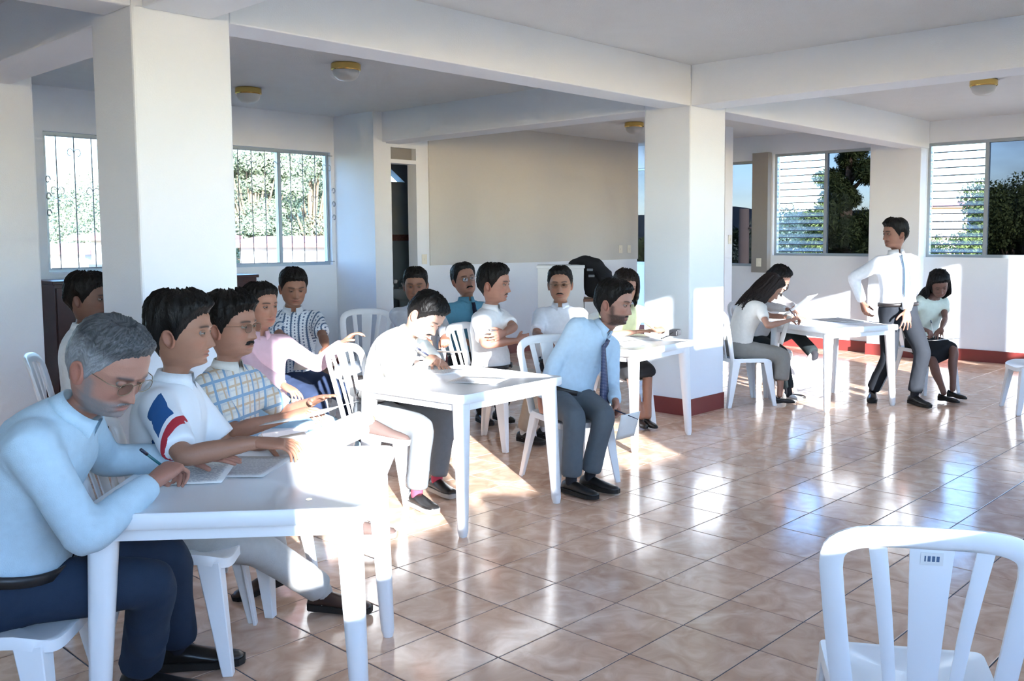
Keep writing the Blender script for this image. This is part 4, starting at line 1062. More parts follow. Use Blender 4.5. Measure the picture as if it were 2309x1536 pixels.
    for q in 'LR':
        sy = 1 if q == 'L' else -1; p, R = sp(.452); k1 = 1.0 if not headopt or not headopt.get('fem') else .82
        fa = el[q]+(wr[q]-el[q])*.28
        nmz.add(*limb([p+R@np.array([0, sy*.09*s, 0]), sh[q], sh[q]+(el[q]-sh[q])*.45, el[q], fa, wr[q]], np.array([.05, .052, .046, .037, .041, .0265])*s*k1, 14, 6))
        cal = kn[q]+(an[q]-kn[q])*.32-unit(np.cross(np.cross(an[q]-kn[q], hj[q]-kn[q]), an[q]-kn[q]))*-.012*s
        nmz.add(*limb([hj[q], hj[q]+(kn[q]-hj[q])*.5, kn[q], cal, an[q]+(kn[q]-an[q])*.22, an[q]], np.array([.078, .068, .050, .050, .036, .034])*s*(1.0 if k1 == 1 else .95), 14, 6))
    V, F = nmz.arr(); V, F = remesh(V, F, vx); V = smooth(V, F, 5, .5)
    base = np.array(skin, float); Vs = [V]; Fs = [tuple(f) for f in F]; Cs = [np.tile(base*.97, (len(V), 1))]; nV = len(V)
    hV, hF, hC = build_head(ho)
    def headx(P):
        P = np.asarray(P, float)*hsz; a = HC+P@RH.T; w = sstep(-P[:, 2]/hsz, .105, .20)[:, None]
        b = pN+(P-np.array([-.018, 0, -.180])*hsz)@RN.T; return a*(1-w)+b*w
    Vs.append(headx(hV)); Fs += [tuple(i+nV for i in f) for f in hF]; Cs.append(hC); nV += len(hV)
    HM = {}
    for q in 'LR':
        hd = hands[q]; V2, F2 = build_hand(hd[1], q == 'R', NEARV if near else FARV)
        fx = unit(wr[q]-el[q]) if len(hd) < 5 or hd[4] is None else unit(hd[4]); dn_ = np.array(hd[3] if len(hd) > 3 and hd[3] is not None else (0, 0, -1), float)
        zz = -dn_; zz = unit(zz-fx*(zz@fx)); yy = np.cross(zz, fx); Rm = np.stack([fx, yy, zz], 1); k1 = s*(1.0 if not ho.get('fem') else .9)
        Vs.append(wr[q]+(V2*k1)@Rm.T); Fs += [tuple(i+nV for i in f) for f in F2]; c_ = np.tile(base*[1.02, .95, .93], (len(V2), 1)); Cs.append(c_); nV += len(V2)
        HM[q] = (wr[q], Rm)
    body = skin_mesh('body', np.concatenate(Vs), Fs, np.concatenate(Cs), M_skin, root)
    # eyes
    for sy in (-1, 1):
        E = []; n1, n2 = 12, 16; Ce = []
        for i in range(n1+1):
            a = pi*i/n1
            for k in range(n2): b = 2*pi*k/n2; E.append((EYEC[0]+.0122*math.cos(a), sy*EYEC[1]+.0122*math.sin(a)*math.cos(b), EYEC[2]+.0122*math.sin(a)*math.sin(b))); Ce.append((.01, .008, .007) if a < .32 else ((.03, .016, .008) if a < .60 else (.30, .27, .25)))
        skin_mesh('eye', headx(np.array(E)), ringfaces(n1+1, n2), np.array(Ce), M_eye, root)
    # hair
    V2, F2, C2 = build_hair(ho); hairo = skin_mesh('hair', headx(V2), F2, C2, M_hair, root)
    if hair_extra:
        mb = NM(); rr = np.random.RandomState(sd+1)
        for pts, r_ in hair_extra(rr):
            P = headx(np.array(pts)) if not isinstance(pts, tuple) else np.array(pts[0]); mb.add(*limb(P, r_, 7, 3))
        V3, F3 = mb.arr(); skin_mesh('long_hair', V3, F3, np.tile(np.array(hair), (len(V3), 1))*(.7+.7*rr.rand(len(V3))[:, None]), M_hair, root)
    if moustache:
        E = []; n1 = 25
        for i in range(n1):
            y = -.031+.062*i/(n1-1); q = 1-abs(y/.031)**2.5; hgt = .0062*moustache*max(q, .05); zc = -.0605-.010*(abs(y)/.031)**2
            x0 = head_pt(np.array([math.asin(max(-1, min(1, y/.066)))]), np.array([zc]))[0][0]+float(face_disp(np.array([y]), np.array([zc]))[0])*.6
            for dz, dx in ((1, 0), (.5, .006), (-.4, .0065), (-1, .001)): E.append((x0+dx*(.4+.6*q)+.0015*math.sin(i*2.1), y, zc+dz*hgt))
        F3 = [(i*4+k, (i+1)*4+k, (i+1)*4+k+1, i*4+k+1) for i in range(n1-1) for k in range(3)]
        skin_mesh('moustache', headx(np.array(E)), F3, np.tile(np.array(ho.get('beardcol', np.array(hair)*1.2)), (len(E), 1)), M_hair, root)
    if glasses:
        g = NM(); lens = []; gr = .0012 if not near else .0011
        for sy in (-1, 1):
            ring = [(.0985-.16*abs(y_)**1.6, y_*1.0, z_) for y_, z_ in [(sy*.033+.0225*math.copysign(abs(math.cos(t))**.8, math.cos(t)), -.004+.0175*math.copysign(abs(math.sin(t))**.8, math.sin(t))) for t in np.linspace(0, 2*pi, 25)]]
            g.add(*limb(headx(np.array(ring)), [gr*s]*25, 6, 1)); lens.append(headx(np.array(ring[:-1])))
            g.add(*limb(headx(np.array([(.094, sy*.055, .004), (.075, sy*.073, .006), (.02, sy*.078, .004), (-.012, sy*.079, -.004)])), [gr*s]*4, 6, 2))
        g.add(*limb(headx(np.array([(.0985, -.011, .003), (.1005, 0, .006), (.0985, .011, .003)])), [gr*s]*3, 6, 2))
        V3, F3 = g.arr(); go = skin_mesh('glasses', V3, F3, 1, M_wire, root, False); [skin_mesh('lens', v_, [tuple(range(24))], 1, M_lens, go, False) for v_ in lens]
    # ---- shirt
    cv = .0095 if near else .012
    nmz = NM(); nmz.add(*torso(-.02 if tuck else -.12, .545 if collar else .52, .012))
    for q in 'LR':
        sy = 1 if q == 'L' else -1; p, R = sp(.44); up_ = el[q]-sh[q]; k1 = 1.0 if not ho.get('fem') else .88
        if sleeve >= 1: pts = [p+R@np.array([0, sy*.08*s, .0]), sh[q], sh[q]+up_*.5, el[q], el[q]+(wr[q]-el[q])*.45, wr[q]+(el[q]-wr[q])*.03]; rd = [.075, .072, .062, .057, .053, .043]
        else: pts = [p+R@np.array([0, sy*.08*s, .0]), sh[q], sh[q]+up_*.45*sleeve/.8, sh[q]+up_*sleeve]; rd = [.075, .072, .066, .066]
        nmz.add(*limb(pts, np.array(rd)*s*k1, 16, 6, True, False))
    V, F = nmz.arr(); V, F = remesh(V, F, cv); V = smooth(V, F, 7, .5); V = folds(V, F, .0075, 15, sd, (1, 1, .75)); V = folds(V, F, .003, 34, sd+9, (1, 1, .8)); V = smooth(V, F, 1, .3)
    col = np.tile(np.array(shirt, float), (len(V), 1))
    if shirt_fn: col = shirt_fn(V, col, dict(sh=sh, el=el, wr=wr, H=H, sp=sp, N=normals(V, F)))
    sho = skin_mesh('shirt', V, F, col, shirt_mat or M_cloth, root)
    if collar:
        E = []; na = 40; pC, RC = sp(.54)
        gap = math.radians(9 if tie else 16)
        for i in range(na):
            a = gap+(2*pi-2*gap)*i/(na-1); fa = min(a, 2*pi-a); drop = .050*math.exp(-(fa/.42)**2); c_, s_ = math.cos(a), math.sin(a)
            for r_, z in ((.058, -.012), (.060, .022), (.066, .026), (.080+.012*math.exp(-(fa/.5)**2), -.018-drop), (.074, -.020-drop*.9)):
                E.append(pC+RC@(np.array([c_*r_+.006, s_*r_*1.0, z])*s))
        F3 = [(i*5+k, (i+1)*5+k, (i+1)*5+k+1, i*5+k+1) for i in range(na-1) for k in range(4)]
        skin_mesh('collar', np.array(E), F3, np.tile(np.array(shirt, float)*1.02, (len(E), 1)), M_cloth, sho)
    if tie:
        E = []; hs2 = np.linspace(.515, tie.get('end', .06), 18); pk = None
        for i, h_ in enumerate(hs2):
            p, R = sp(h_); t = i/17; w = (.019 if i < 2 else .018+.030*t)*s if i < 17 else .004; f = np.interp(h_, TH_, TF_)*s+.036+belly*math.exp(-((h_-.10)/.10)**2)
            c0 = p+R@np.array([f, 0, 0])
            if tie.get('hang') and i > 2:
                c0 = pk+np.array(tie.get('dir', (0, 0, -1)))*abs(hs2[1]-hs2[0])*s
            pk = c0
            for dy, dx in ((-1, 0), (0, .006), (1, 0), (0, -.006)): E.append(c0+R@np.array([dx+(.012 if i < 2 else 0), dy*w, 0]))
        F3 = ringfaces(18, 4)+[(0, 1, 2, 3), (71, 70, 69, 68)]
        skin_mesh('tie', np.array(E), F3, np.tile(np.array(tie['col']), (len(E), 1)), tie.get('mat', M_cloth), root)
    # ---- trousers or skirt
    if trousers is not None:
        nmz = NM(); nmz.add(*torso(-.11, .075, .016))
        for q in 'LR':
            md = hj[q]+(kn[q]-hj[q])*.5; hem = an[q]+(kn[q]-an[q])*.06
            nmz.add(*limb([hj[q], md, kn[q], kn[q]+(hem-kn[q])*.5, hem], np.array([.098, .090, .074, .068, .068])*s, 16, 6, True, False))
        V, F = nmz.arr(); V, F = remesh(V, F, cv+.001); V = smooth(V, F, 7, .5); V = folds(V, F, .007, 14, sd+5, (1, 1, .6)); V = smooth(V, F, 1, .4)
        tr = skin_mesh('trousers', V, F, np.tile(np.array(trousers, float), (len(V), 1)), M_cloth, root)
        if belt:
            E = []; nb = 40
            for dz in (-.017, .017):
                for gr in (.020, .026):
                    p, R = sp(.062+dz); w = np.interp(.06, TH_, TW_)*s+gr; f = np.interp(.06, TH_, TF_)*s+gr+belly*.85; b = np.interp(.06, TH_, TB_)*s+gr
                    for k in range(nb):
                        a = 2*pi*k/nb; c_, s_ = math.cos(a), math.sin(a); E.append(p+R@np.array([math.copysign(abs(c_)**.85, c_)*(f if c_ > 0 else b), math.copysign(abs(s_)**.85, s_)*w, 0]))
            F3 = []
            for k in range(nb):
                k2 = (k+1) % nb; F3 += [(k, k2, nb+k2, nb+k), (2*nb+k, 3*nb+k, 3*nb+k2, 2*nb+k2), (nb+k, nb+k2, 3*nb+k2, 3*nb+k), (k, 2*nb+k, 2*nb+k2, k2)]
            bo = skin_mesh('belt', np.array(E), F3, 1, M_belt, tr, False)
            p, R = sp(.062); f = np.interp(.06, TH_, TF_)*s+.028+belly*.85; c0 = p+R@np.array([f, 0, 0]); mbk = MB(); mbk.bar(c0-R@np.array([0, .02, 0]), c0+R@np.array([0, .02, 0]), .03, .006, up=tuple(R@np.array([1, 0, 0]))); mbk.build('buckle', M_chrome, tr)
    if skirt is not None:
        ln = skirt.get('len', .35); nmz = NM(); nmz.add(*torso(-.11, .08, .016)); km = (kn['L']+kn['R'])/2; am = (an['L']+an['R'])/2; end = km+(am-km)*ln
        for w_ in (0, .25, .5, .75, 1):
            lp = lambda d_: d_['L']*(1-w_)+d_['R']*w_
            h0, k0, a0 = lp(hj), lp(kn), lp(an); e0_ = k0+(a0-k0)*ln if ln > .02 else h0+(k0-h0)*.93
            pth = [h0, h0+(k0-h0)*.5, k0, e0_] if ln > .02 else [h0, h0+(k0-h0)*.5, e0_]
            nmz.add(*limb(pth, (np.array([.102, .096, .084, skirt.get('hem', .075)]) if ln > .02 else np.array([.102, .096, .084]))*s, 14, 6, True, False))
        V, F = nmz.arr(); V, F = remesh(V, F, cv+.001); V = smooth(V, F, 10, .5); V = folds(V, F, .004, 14, sd+6, (1, 1, .5))
        skin_mesh('skirt', V, F, np.tile(np.array(skirt['col'], float), (len(V), 1)), M_cloth, root)
    # ---- shoes and socks
    for q in 'LR':
        ft = feet[q]; me, sm = shoe_meshes(shoes if isinstance(shoes, str) else shoes[q]); so = bpy.data.objects.new('shoe', me); COL.objects.link(so); so.parent = root
        yaw = scr(ft[1])-rz; Rm = RZ(yaw)@RY(math.radians(ft[2] if len(ft) > 2 else 0))@RX(math.radians(ft[3] if len(ft) > 3 else 0)); k1 = s*(1 if not ho.get('fem') else .92); loc = an[q]-Rm@np.array([0, 0, .085])*k1
        mw = Matrix.Identity(4)
        for i in range(3):
            for j in range(3): mw[i][j] = Rm[i][j]*k1
            mw[i][3] = loc[i]
        so.matrix_local = mw
        sl = bpy.data.objects.new('sole', sm); COL.objects.link(sl); sl.parent = so
        if socks is not None or trousers is not None:
            V3, F3 = limb([an[q]+(kn[q]-an[q])*.22, an[q], an[q]-Rm@np.array([-.005, 0, .04])], [.041*s, .037*s, .034*s], 14, 3); skin_mesh('sock', V3, F3, np.tile(np.array(socks if socks is not None else (.02, .02, .025)), (len(V3), 1)), M_cloth, root)
    if DEBUG:
        def W(p): return pix(org+RT@p)
        print('PERSON', label[:34], 'head', [round(v) for v in W(HC)[:2]], 'top', [round(v) for v in W(HC+RH@np.array([0, 0, .125*s]))[:2]], 'chin', [round(v) for v in W(HC+RH@np.array([.075, 0, -.115*s]))[:2]], 'nose', [round(v) for v in W(HC+RH@np.array([.11, 0, -.04]))[:2]],
              *['%s sh %s el %s wr %s kn %s an %s' % (q, *[tuple(round(v) for v in W(x[q])[:2]) for x in (sh, el, wr, kn, an)]) for q in 'LR'], 'hip', [round(v) for v in W(H)[:2]])
    return dict(root=root, org=org, phi=phi, fwd=RT@np.array([1., 0, 0]), kn={q: org+RT@kn[q] for q in 'LR'}, an={q: org+RT@an[q] for q in 'LR'}, HC=org+RT@HC, hand={q: (org+RT@HM[q][0], RT@HM[q][1]) for q in 'LR'}, lap=org+RT@((kn['L']+kn['R'])/2))
DEBUG = False
PDEBUG = False
# ------------------------------------------------------------------ the people of the meeting
DEBUG = PDEBUG
def HCP(px, py, d, hipz=.515): return (*at(px, py, d), hipz)
BLK = (.012, .010, .009)
def lock_back(n, length, wid, curl_, r0_=.010):
    """long hair: locks from the crown over the back of the head downwards (rest pose of the head)"""
    def fn(rr):
        for k in range(n):
            a = math.radians(-wid+2*wid*(k+rr.rand()*.6)/n)+pi; z0 = .06+.04*rr.rand(); l = length*(.75+.35*rr.rand()); pts = []
            for i in range(9):
                t = i/8; z = z0-l*t; rad = .085+.030*math.sin(min(1, t*1.6)*pi/2)-.01*t
                aa = a+curl_*.22*math.sin(t*9+k*1.7)*t
                pts.append((math.cos(aa)*rad*1.12-.012-.015*t, math.sin(aa)*rad*.98, z+curl_*.006*math.sin(t*13+k)))
            yield pts, [r0_*.7, r0_, r0_*1.1, r0_*1.15, r0_*1.1, r0_, r0_*.9, r0_*.7, r0_*.3]
    return fn
def polo_fn(V, col, j):
    "sleeve coordinates for the printed marks: along the arm, around it, and a mask"
    a, b = j['sh']['R'], j['el']['R']; u = unit(b-a); rel = V-a; t = rel@u/np.linalg.norm(b-a); rad = np.linalg.norm(rel-np.outer(rel@u, u), axis=1); N = j['N']
    out = unit(np.array([.2, -1, .1])); f = unit(np.cross(out, u)); ang = N@out
    return np.stack([np.clip(t, 0, 1), np.clip((N@f)*.5+.5, 0, 1), np.clip(ang*.5+.5, 0, 1)*(rad < .11)], 1)
def M(*a, **k): return dict(*a, **k)
LAPW = lambda px, py, d: at(px, py, d)
PEOPLE = {}
PEOPLE['P1'] = person('grey bearded man in pale blue shirt and glasses writing at the front table', HCP(248, 826, 2.66), 8, lean=24, curl=14, head=(-20, 30, 0), near=True,
    skin=(.40, .20, .145), hair=(.03, .032, .036), headopt=M(grey=.95, beard=.9, beardcol=(.20, .19, .19), lid=-.12, style=M(thick=.016, front=.078, temple=.062, seed=4, rough=.7)), shirt=(.52, .66, .75), trousers=(.020, .034, .062), belly=.045, s=1.05,
    hands=M(L=(on_z(418, 1032, .765), 'flat', (0, .8, -.6), (0, 0, -1)), R=(on_z(345, 1088, .775), 'pen', (-.7, -1, -.2), (.2, .5, -.9))), feet=M(L=(on_z(402, 1452, .09), 12), R=(on_z(318, 1512, .09), 0)), glasses=True, moustache=1.0, socks=(.02, .02, .03))
PEOPLE['P2'] = person('young man in white polo shirt with blue and red sleeve marks', HCP(410, 748, 3.3), 8, lean=2, curl=6, head=(4, 2, 0), near=True,
    skin=(.33, .165, .105), headopt=M(style=M(thick=.030, front=.066, temple=.05, seed=7, side_thick=.018, front_thick=.034)), shirt=(.76, .79, .82), sleeve=.86, shirt_fn=polo_fn, shirt_mat=M_polo, tuck=False, trousers=(.50, .50, .49), shoes='brown',
    hands=M(R=(at(580, 998, 3.12), 'relax', (-.7, -1, -.5), (0, .2, -1), (1, .15, -.12)), L=(at(612, 1000, 3.4), 'relax', (-.3, .7, -1))), feet=M(R=(on_z(730, 1332, .09), -8), L=(on_z(622, 1278, .11), -150, 12)), socks=(.5, .48, .46), belt=False)
PEOPLE['P3'] = person('man with glasses and moustache in a blue and tan plaid shirt', HCP(522, 738, 3.85), -10, lean=-10, curl=16, head=(-14, 0, 0), near=True,
    skin=(.36, .18, .12), headopt=M(style=M(thick=.030, front=.066, temple=.05, seed=9, side_thick=.022, rough=1.6)), shirt=(.72, .70, .64), shirt_mat=M_plaid, sleeve=.9, tuck=True, trousers=(.60, .57, .50), shoes='sneaker_beige', belly=.03,
    hands=M(R=(at(648, 940, 3.62), 'relax', (-.6, -.6, -1), (0, .3, -1)), L=(at(706, 905, 3.9), 'flat', (-.3, .8, -1))), feet=M(L=(on_z(838, 1192, .09), 4), R=(at(834, 948, 3.85), -4, 10, -8)), knees=M(R=(.5, -1, .15), L=(1, .1, .9)), glasses=True, moustache=1.8, socks=(.6, .58, .55))
PEOPLE['P4'] = person('man in pink shirt with one arm stretched along a chair back', HCP(588, 690, 5.5, .47), -48, lean=-14, curl=22, head=(-32, 2, 0),
    skin=(.36, .18, .12), headopt=M(style=M(thick=.020, front=.070, seed=12)), shirt=(.72, .50, .56), trousers=(.30, .45, .56), belly=.04, s=1.02,
    hands=M(L=(at(775, 772, 5.65), 'relax', (.2, .5, -1), (0, 0, -1)), R=(at(660, 885, 5.2), 'relax', (-.5, -.8, -.6))), feet=M(L=(on_z(815, 1030, .09), -30), R=(on_z(750, 1050, .09), -50)))
PEOPLE['P5'] = person('man in blue and white striped patterned shirt reading by the window', HCP(662, 648, 6.5), -68, lean=6, curl=6, head=(-62, 14, 0),
    skin=(.28, .14, .09), headopt=M(lid=-.1, style=M(thick=.018, front=.068, seed=14)), shirt=(.66, .70, .74), shirt_mat=M_stripe, sleeve=.85, tuck=False, trousers=(.022, .035, .075), belt=False,
    hands=M(L=(at(742, 800, 6.15), 'relax', (0, .7, -1)), R=(at(690, 805, 6.0), 'relax', (-.2, -.8, -1))), feet=M(L=(on_z(800, 980, .09), -60), R=(on_z(740, 985, .09), -70)))
PEOPLE['P6'] = person('man in cream shirt bent low over the sunlit table writing', HCP(962, 712, 5.3), -18, lean=20, curl=20, head=(-30, 40, -8), near=True,
    skin=(.44, .26, .19), headopt=M(lid=-.15, style=M(thick=.020, front=.070, seed=16)), shirt=(.80, .78, .72), sleeve=1.0, trousers=(.17, .185, .20), shoes='sneaker_black', socks=(.5, .06, .10),
    hands=M(R=(on_z(958, 822, .775), 'pen', (-.4, -1, -.5), (.1, .4, -.9)), L=(on_z(985, 812, .765), 'flat', (0, 1, -.4), (0, 0, -1))), feet=M(R=(on_z(940, 1112, .09), -48), L=(on_z(985, 1080, .09), -50)), moustache=.9)
PEOPLE['P7'] = person('dark skinned man in pale grey shirt seated before the washroom door', HCP(937, 642, 7.0), -84, lean=8, curl=4, head=(-84, 8, 0),
    skin=(.20, .095, .06), headopt=M(style=M(thick=.014, front=.066, seed=18, side_thick=.009)), shirt=(.60, .62, .66), trousers=(.014, .014, .016),
    hands=M(R=(at(980, 788, 6.55), 'grip', (0, -.9, -.6)), L=(at(1006, 768, 6.6), 'grip', (0, .9, -.6))), feet=M(L=(on_z(1020, 950, .09), -80), R=(on_z(965, 955, .09), -95)))
PEOPLE['P8'] = person('smiling man in teal shirt and dark tie with glasses', HCP(1047, 630, 7.5), -52, lean=-4, curl=2, head=(-62, -6, 8),
    skin=(.33, .165, .11), headopt=M(style=M(thick=.018, front=.078, temple=.064, seed=20)), shirt=(.085, .24, .34), trousers=(.012, .012, .014), tie=M(col=(.012, .014, .03)), glasses=True, moustache=1.5,
    hands=M(R=(at(1040, 765, 7.1), 'relax', (0, -.9, -.6)), L=(at(1100, 768, 7.15), 'relax', (0, .9, -.6))), feet=M(L=(on_z(1125, 925, .09), -50), R=(on_z(1085, 930, .09), -60)))
PEOPLE['P9'] = person('man in white short sleeved shirt sitting with folded arms', HCP(1116, 640, 6.7), -22, lean=0, curl=6, head=(-16, 3, 0),
    skin=(.36, .18, .125), headopt=M(style=M(thick=.024, front=.068, seed=22)), shirt=(.80, .80, .80), sleeve=.8, trousers=(.50, .44, .36), belly=.045, s=1.05, shw=1.04,
    hands=M(R=(at(1168, 768, 6.42), 'relax', (.2, -1, -.8), (-1, 0, -.3), (.5, 1, .1)), L=(at(1136, 752, 6.45), 'relax', (1, .1, -.25), (-1, 0, -.2), (-.1, -1, -.1))), feet=M(R=(on_z(1182, 972, .09), -40), L=(on_z(1228, 965, .09), -20)), moustache=.7, socks=(.7, .7, .68))
PEOPLE['P10'] = person('man in white shirt and glasses facing the camera beside the white box', HCP(1263, 640, 7.0), -92, lean=2, curl=3, head=(-92, 3, 0),
    skin=(.33, .165, .105), headopt=M(style=M(thick=.016, front=.076, temple=.058, seed=24)), shirt=(.74, .76, .81), sleeve=.85, trousers=(.05, .05, .06), glasses=True, moustache=1.0,
    hands=M(R=(at(1228, 768, 6.65), 'relax', (-.2, -.9, -.8)), L=(at(1290, 772, 6.6), 'relax', (-.2, .9, -.8))), feet=M(L=(on_z(1288, 955, .09), -85), R=(on_z(1240, 955, .09), -95)))
PEOPLE['P11'] = person('bearded man in light blue shirt and tie leaning forward on his chair', HCP(1386, 684, 5.7), -62, lean=20, side=30, curl=6, head=(-26, 8, -4), near=True,
    skin=(.38, .195, .14), headopt=M(beard=.92, beardcol=(.02, .016, .014), style=M(thick=.024, front=.070, seed=26)), shirt=(.52, .67, .80), trousers=(.105, .125, .145), tie=M(col=(.055, .075, .16), mat=M_dotted, hang=True, end=-.02, dir=(.03, 0, -1)), belly=.03, s=1.04,
    hands=M(R=(at(1212, 915, 5.65), 'grip', (-.25, -1, .05), (0, 1, 0), (.1, .1, -1)), L=(at(1388, 905, 5.6), 'grip', (-.6, .3, -.8), (0, -1, 0), (.3, 0, -1))), feet=M(R=(on_z(1288, 1082, .09), -42), L=(on_z(1330, 1072, .09), -34)), moustache=1.2)
PEOPLE['P12'] = person('woman in pale yellow blouse with curly hair half hidden by the leaning man', HCP(1412, 646, 7.4), -75, lean=14, curl=10, head=(-70, 14, 0),
    skin=(.36, .19, .13), hair=(.012, .007, .0055), headopt=M(fem=1, style=M(thick=.024, front=.070, seed=28, rough=1.8, long=1)), hair_extra=lock_back(46, .26, 120, 1.6, .013), shirt=(.80, .80, .48), sleeve=.7, tuck=True, trousers=None, skirt=M(col=(.02, .02, .022), len=.05), collar=False, shoes='pump', s=.94,
    hands=M(R=(on_z(1440, 748, .765), 'flat', (-.2, -.9, -.6)), L=(on_z(1472, 745, .765), 'flat', (0, .9, -.6))), feet=M(R=(on_z(1446, 940, .09), -80), L=(on_z(1462, 940, .09), -70)))
PEOPLE['P13'] = person('woman in cream blouse and long grey skirt bent over the far table', HCP(1738, 650, 8.4, .51), 14, lean=24, curl=16, head=(6, 38, 0),
    skin=(.38, .20, .14), hair=(.014, .008, .0065), headopt=M(fem=1, lid=-.1, style=M(thick=.020, front=.070, seed=30, long=1)), hair_extra=lock_back(60, .42, 105, 1.1, .012), shirt=(.80, .76, .70), sleeve=.62, trousers=None, skirt=M(col=(.27, .255, .235), len=.62, flare=1.3, hem=.085), collar=False, shoes='pump', s=.95,
    hands=M(R=(on_z(1782, 722, .77), 'pen', (-.2, -.9, -.7)), L=(on_z(1792, 716, .765), 'flat', (0, .9, -.6))), feet=M(R=(on_z(1758, 892, .09), 6), L=(on_z(1782, 880, .09), -20)))
PEOPLE['P14'] = person('person with dark wavy hair in white shirt reading behind the woman in grey skirt', HCP(1758, 630, 8.75, .51), -50, lean=14, curl=12, head=(-52, 30, 0),
    skin=(.40, .22, .16), hair=(.007, .005, .0045), headopt=M(fem=1, lid=-.1, style=M(thick=.022, front=.070, seed=32, long=1)), hair_extra=lock_back(40, .30, 120, 1.8, .012), shirt=(.80, .80, .82), sleeve=1.0, trousers=(.014, .02, .022), shoes='sandal', s=.96, belt=False,
    hands=M(R=(at(1782, 700, 8.3), 'relax', (-.2, -.9, -.6)), L=(at(1805, 700, 8.35), 'relax', (0, .9, -.6))), feet=M(R=(on_z(1778, 882, .09), -40), L=(at(1838, 800, 8.45), -12, 30)), socks=None, knees=M(L=(1, .0, 1)))
PEOPLE['P15'] = person('young man in white shirt and pale tie standing beside the far table', HCP(2017, 527, 8.35, .825), -72, lean=-4, side=-3, twist=-6, head=(-166, 2, 0),
    skin=(.26, .13, .09), headopt=M(style=M(thick=.022, front=.064, seed=34, front_thick=.030)), shirt=(.80, .82, .86), trousers=(.016, .019, .025), tie=M(col=(.22, .33, .45)), s=1.0,
    hands=M(R=(at(1945, 682, 8.55), 'relax', (-1, -1, .2), (0, 1, 0), (.2, .2, -1)), L=(at(2042, 722, 8.15), 'spread', (-.6, 1, .1), (.2, -.2, -1), (.3, -.2, -.8))), feet=M(R=(on_z(1968, 880, .09), -110), L=(on_z(2062, 890, .09), -72)), knees=M(R=(1, -.15, .3), L=(1, .1, .3)))
PEOPLE['P16'] = person('woman with very long dark hair in pale green top writing on her lap', HCP(2118, 640, 8.75, .47), -66, lean=10, curl=26, head=(-96, 34, 8),
    skin=(.20, .10, .075), hair=(.005, .0045, .005), headopt=M(fem=1, lid=-.15, style=M(thick=.020, front=.070, seed=36, long=1)), hair_extra=lock_back(64, .52, 100, .7, .012), shirt=(.66, .70, .60), sleeve=.6, trousers=None, skirt=M(col=(.012, .012, .014), len=.0, hem=.07), collar=False, shoes='pump', s=.95,
    hands=M(R=(at(2082, 742, 8.6), 'pen', (-.2, -.9, -.6)), L=(at(2122, 742, 8.6), 'relax', (0, .9, -.6))), feet=M(R=(on_z(2128, 886, .09), -50), L=(on_z(2148, 878, .09), -60)))
PEOPLE['P0'] = person('man with dark hair in white shirt half hidden behind the near column', HCP(200, 672, 5.15), 22, lean=4, head=(0, 4, 0),
    skin=(.16, .08, .055), headopt=M(style=M(thick=.028, front=.068, seed=38)), shirt=(.84, .84, .82), trousers=(.03, .03, .035),
    hands=M(L=(at(300, 900, 5.4), 'relax', (-.2, .9, -.6)), R=(at(270, 910, 5.25), 'relax', (-.2, -.9, -.6))), feet=M(L=(on_z(330, 1105, .09), 0), R=(on_z(310, 1120, .09), 0)))
# chairs under the seated people, then the empty ones
CH = [('P1', 8, 'white chair of the grey bearded man'), ('P2', 8, 'white chair of the young man in the polo shirt'), ('P3', -8, 'white chair of the man in plaid'), ('P4', -48, 'white chair of the man in pink'), ('P5', -68, 'white chair of the man in the striped shirt'),
      ('P6', -14, 'white chair of the man bent over the sunlit table'), ('P7', -84, 'white chair of the man before the washroom door'), ('P8', -52, 'white chair of the man in teal'), ('P9', -26, 'white chair of the man with folded arms'), ('P10', -92, 'white chair of the man facing the camera'),
      ('P11', -60, 'white chair gripped by the leaning bearded man'), ('P12', -75, 'white chair of the woman in pale yellow'), ('P13', 14, 'white chair of the woman in the grey skirt'), ('P14', -50, 'white chair of the reader behind the far table'), ('P16', -66, 'white chair of the woman writing on her lap'), ('P0', 22, 'white chair hidden behind the near column')]
for k, ph, lb in CH:
    p = PEOPLE[k]; f = np.array([math.cos(scr(ph)), math.sin(scr(ph))]); c_ = p['org'][:2]+f*{'P1': -.01, 'P2': .03}.get(k, .05); chair(c_[0], c_[1], ph, lb)
FGC = chair(2.22, .87, 78, 'empty white chair in the foreground seen from behind')
chair(8.52, 2.30, 172, 'empty white chair cut off by the picture edge near the window wall')
chair(4.72, 6.60, -88, 'empty white chair between the striped shirt man and the washroom door')
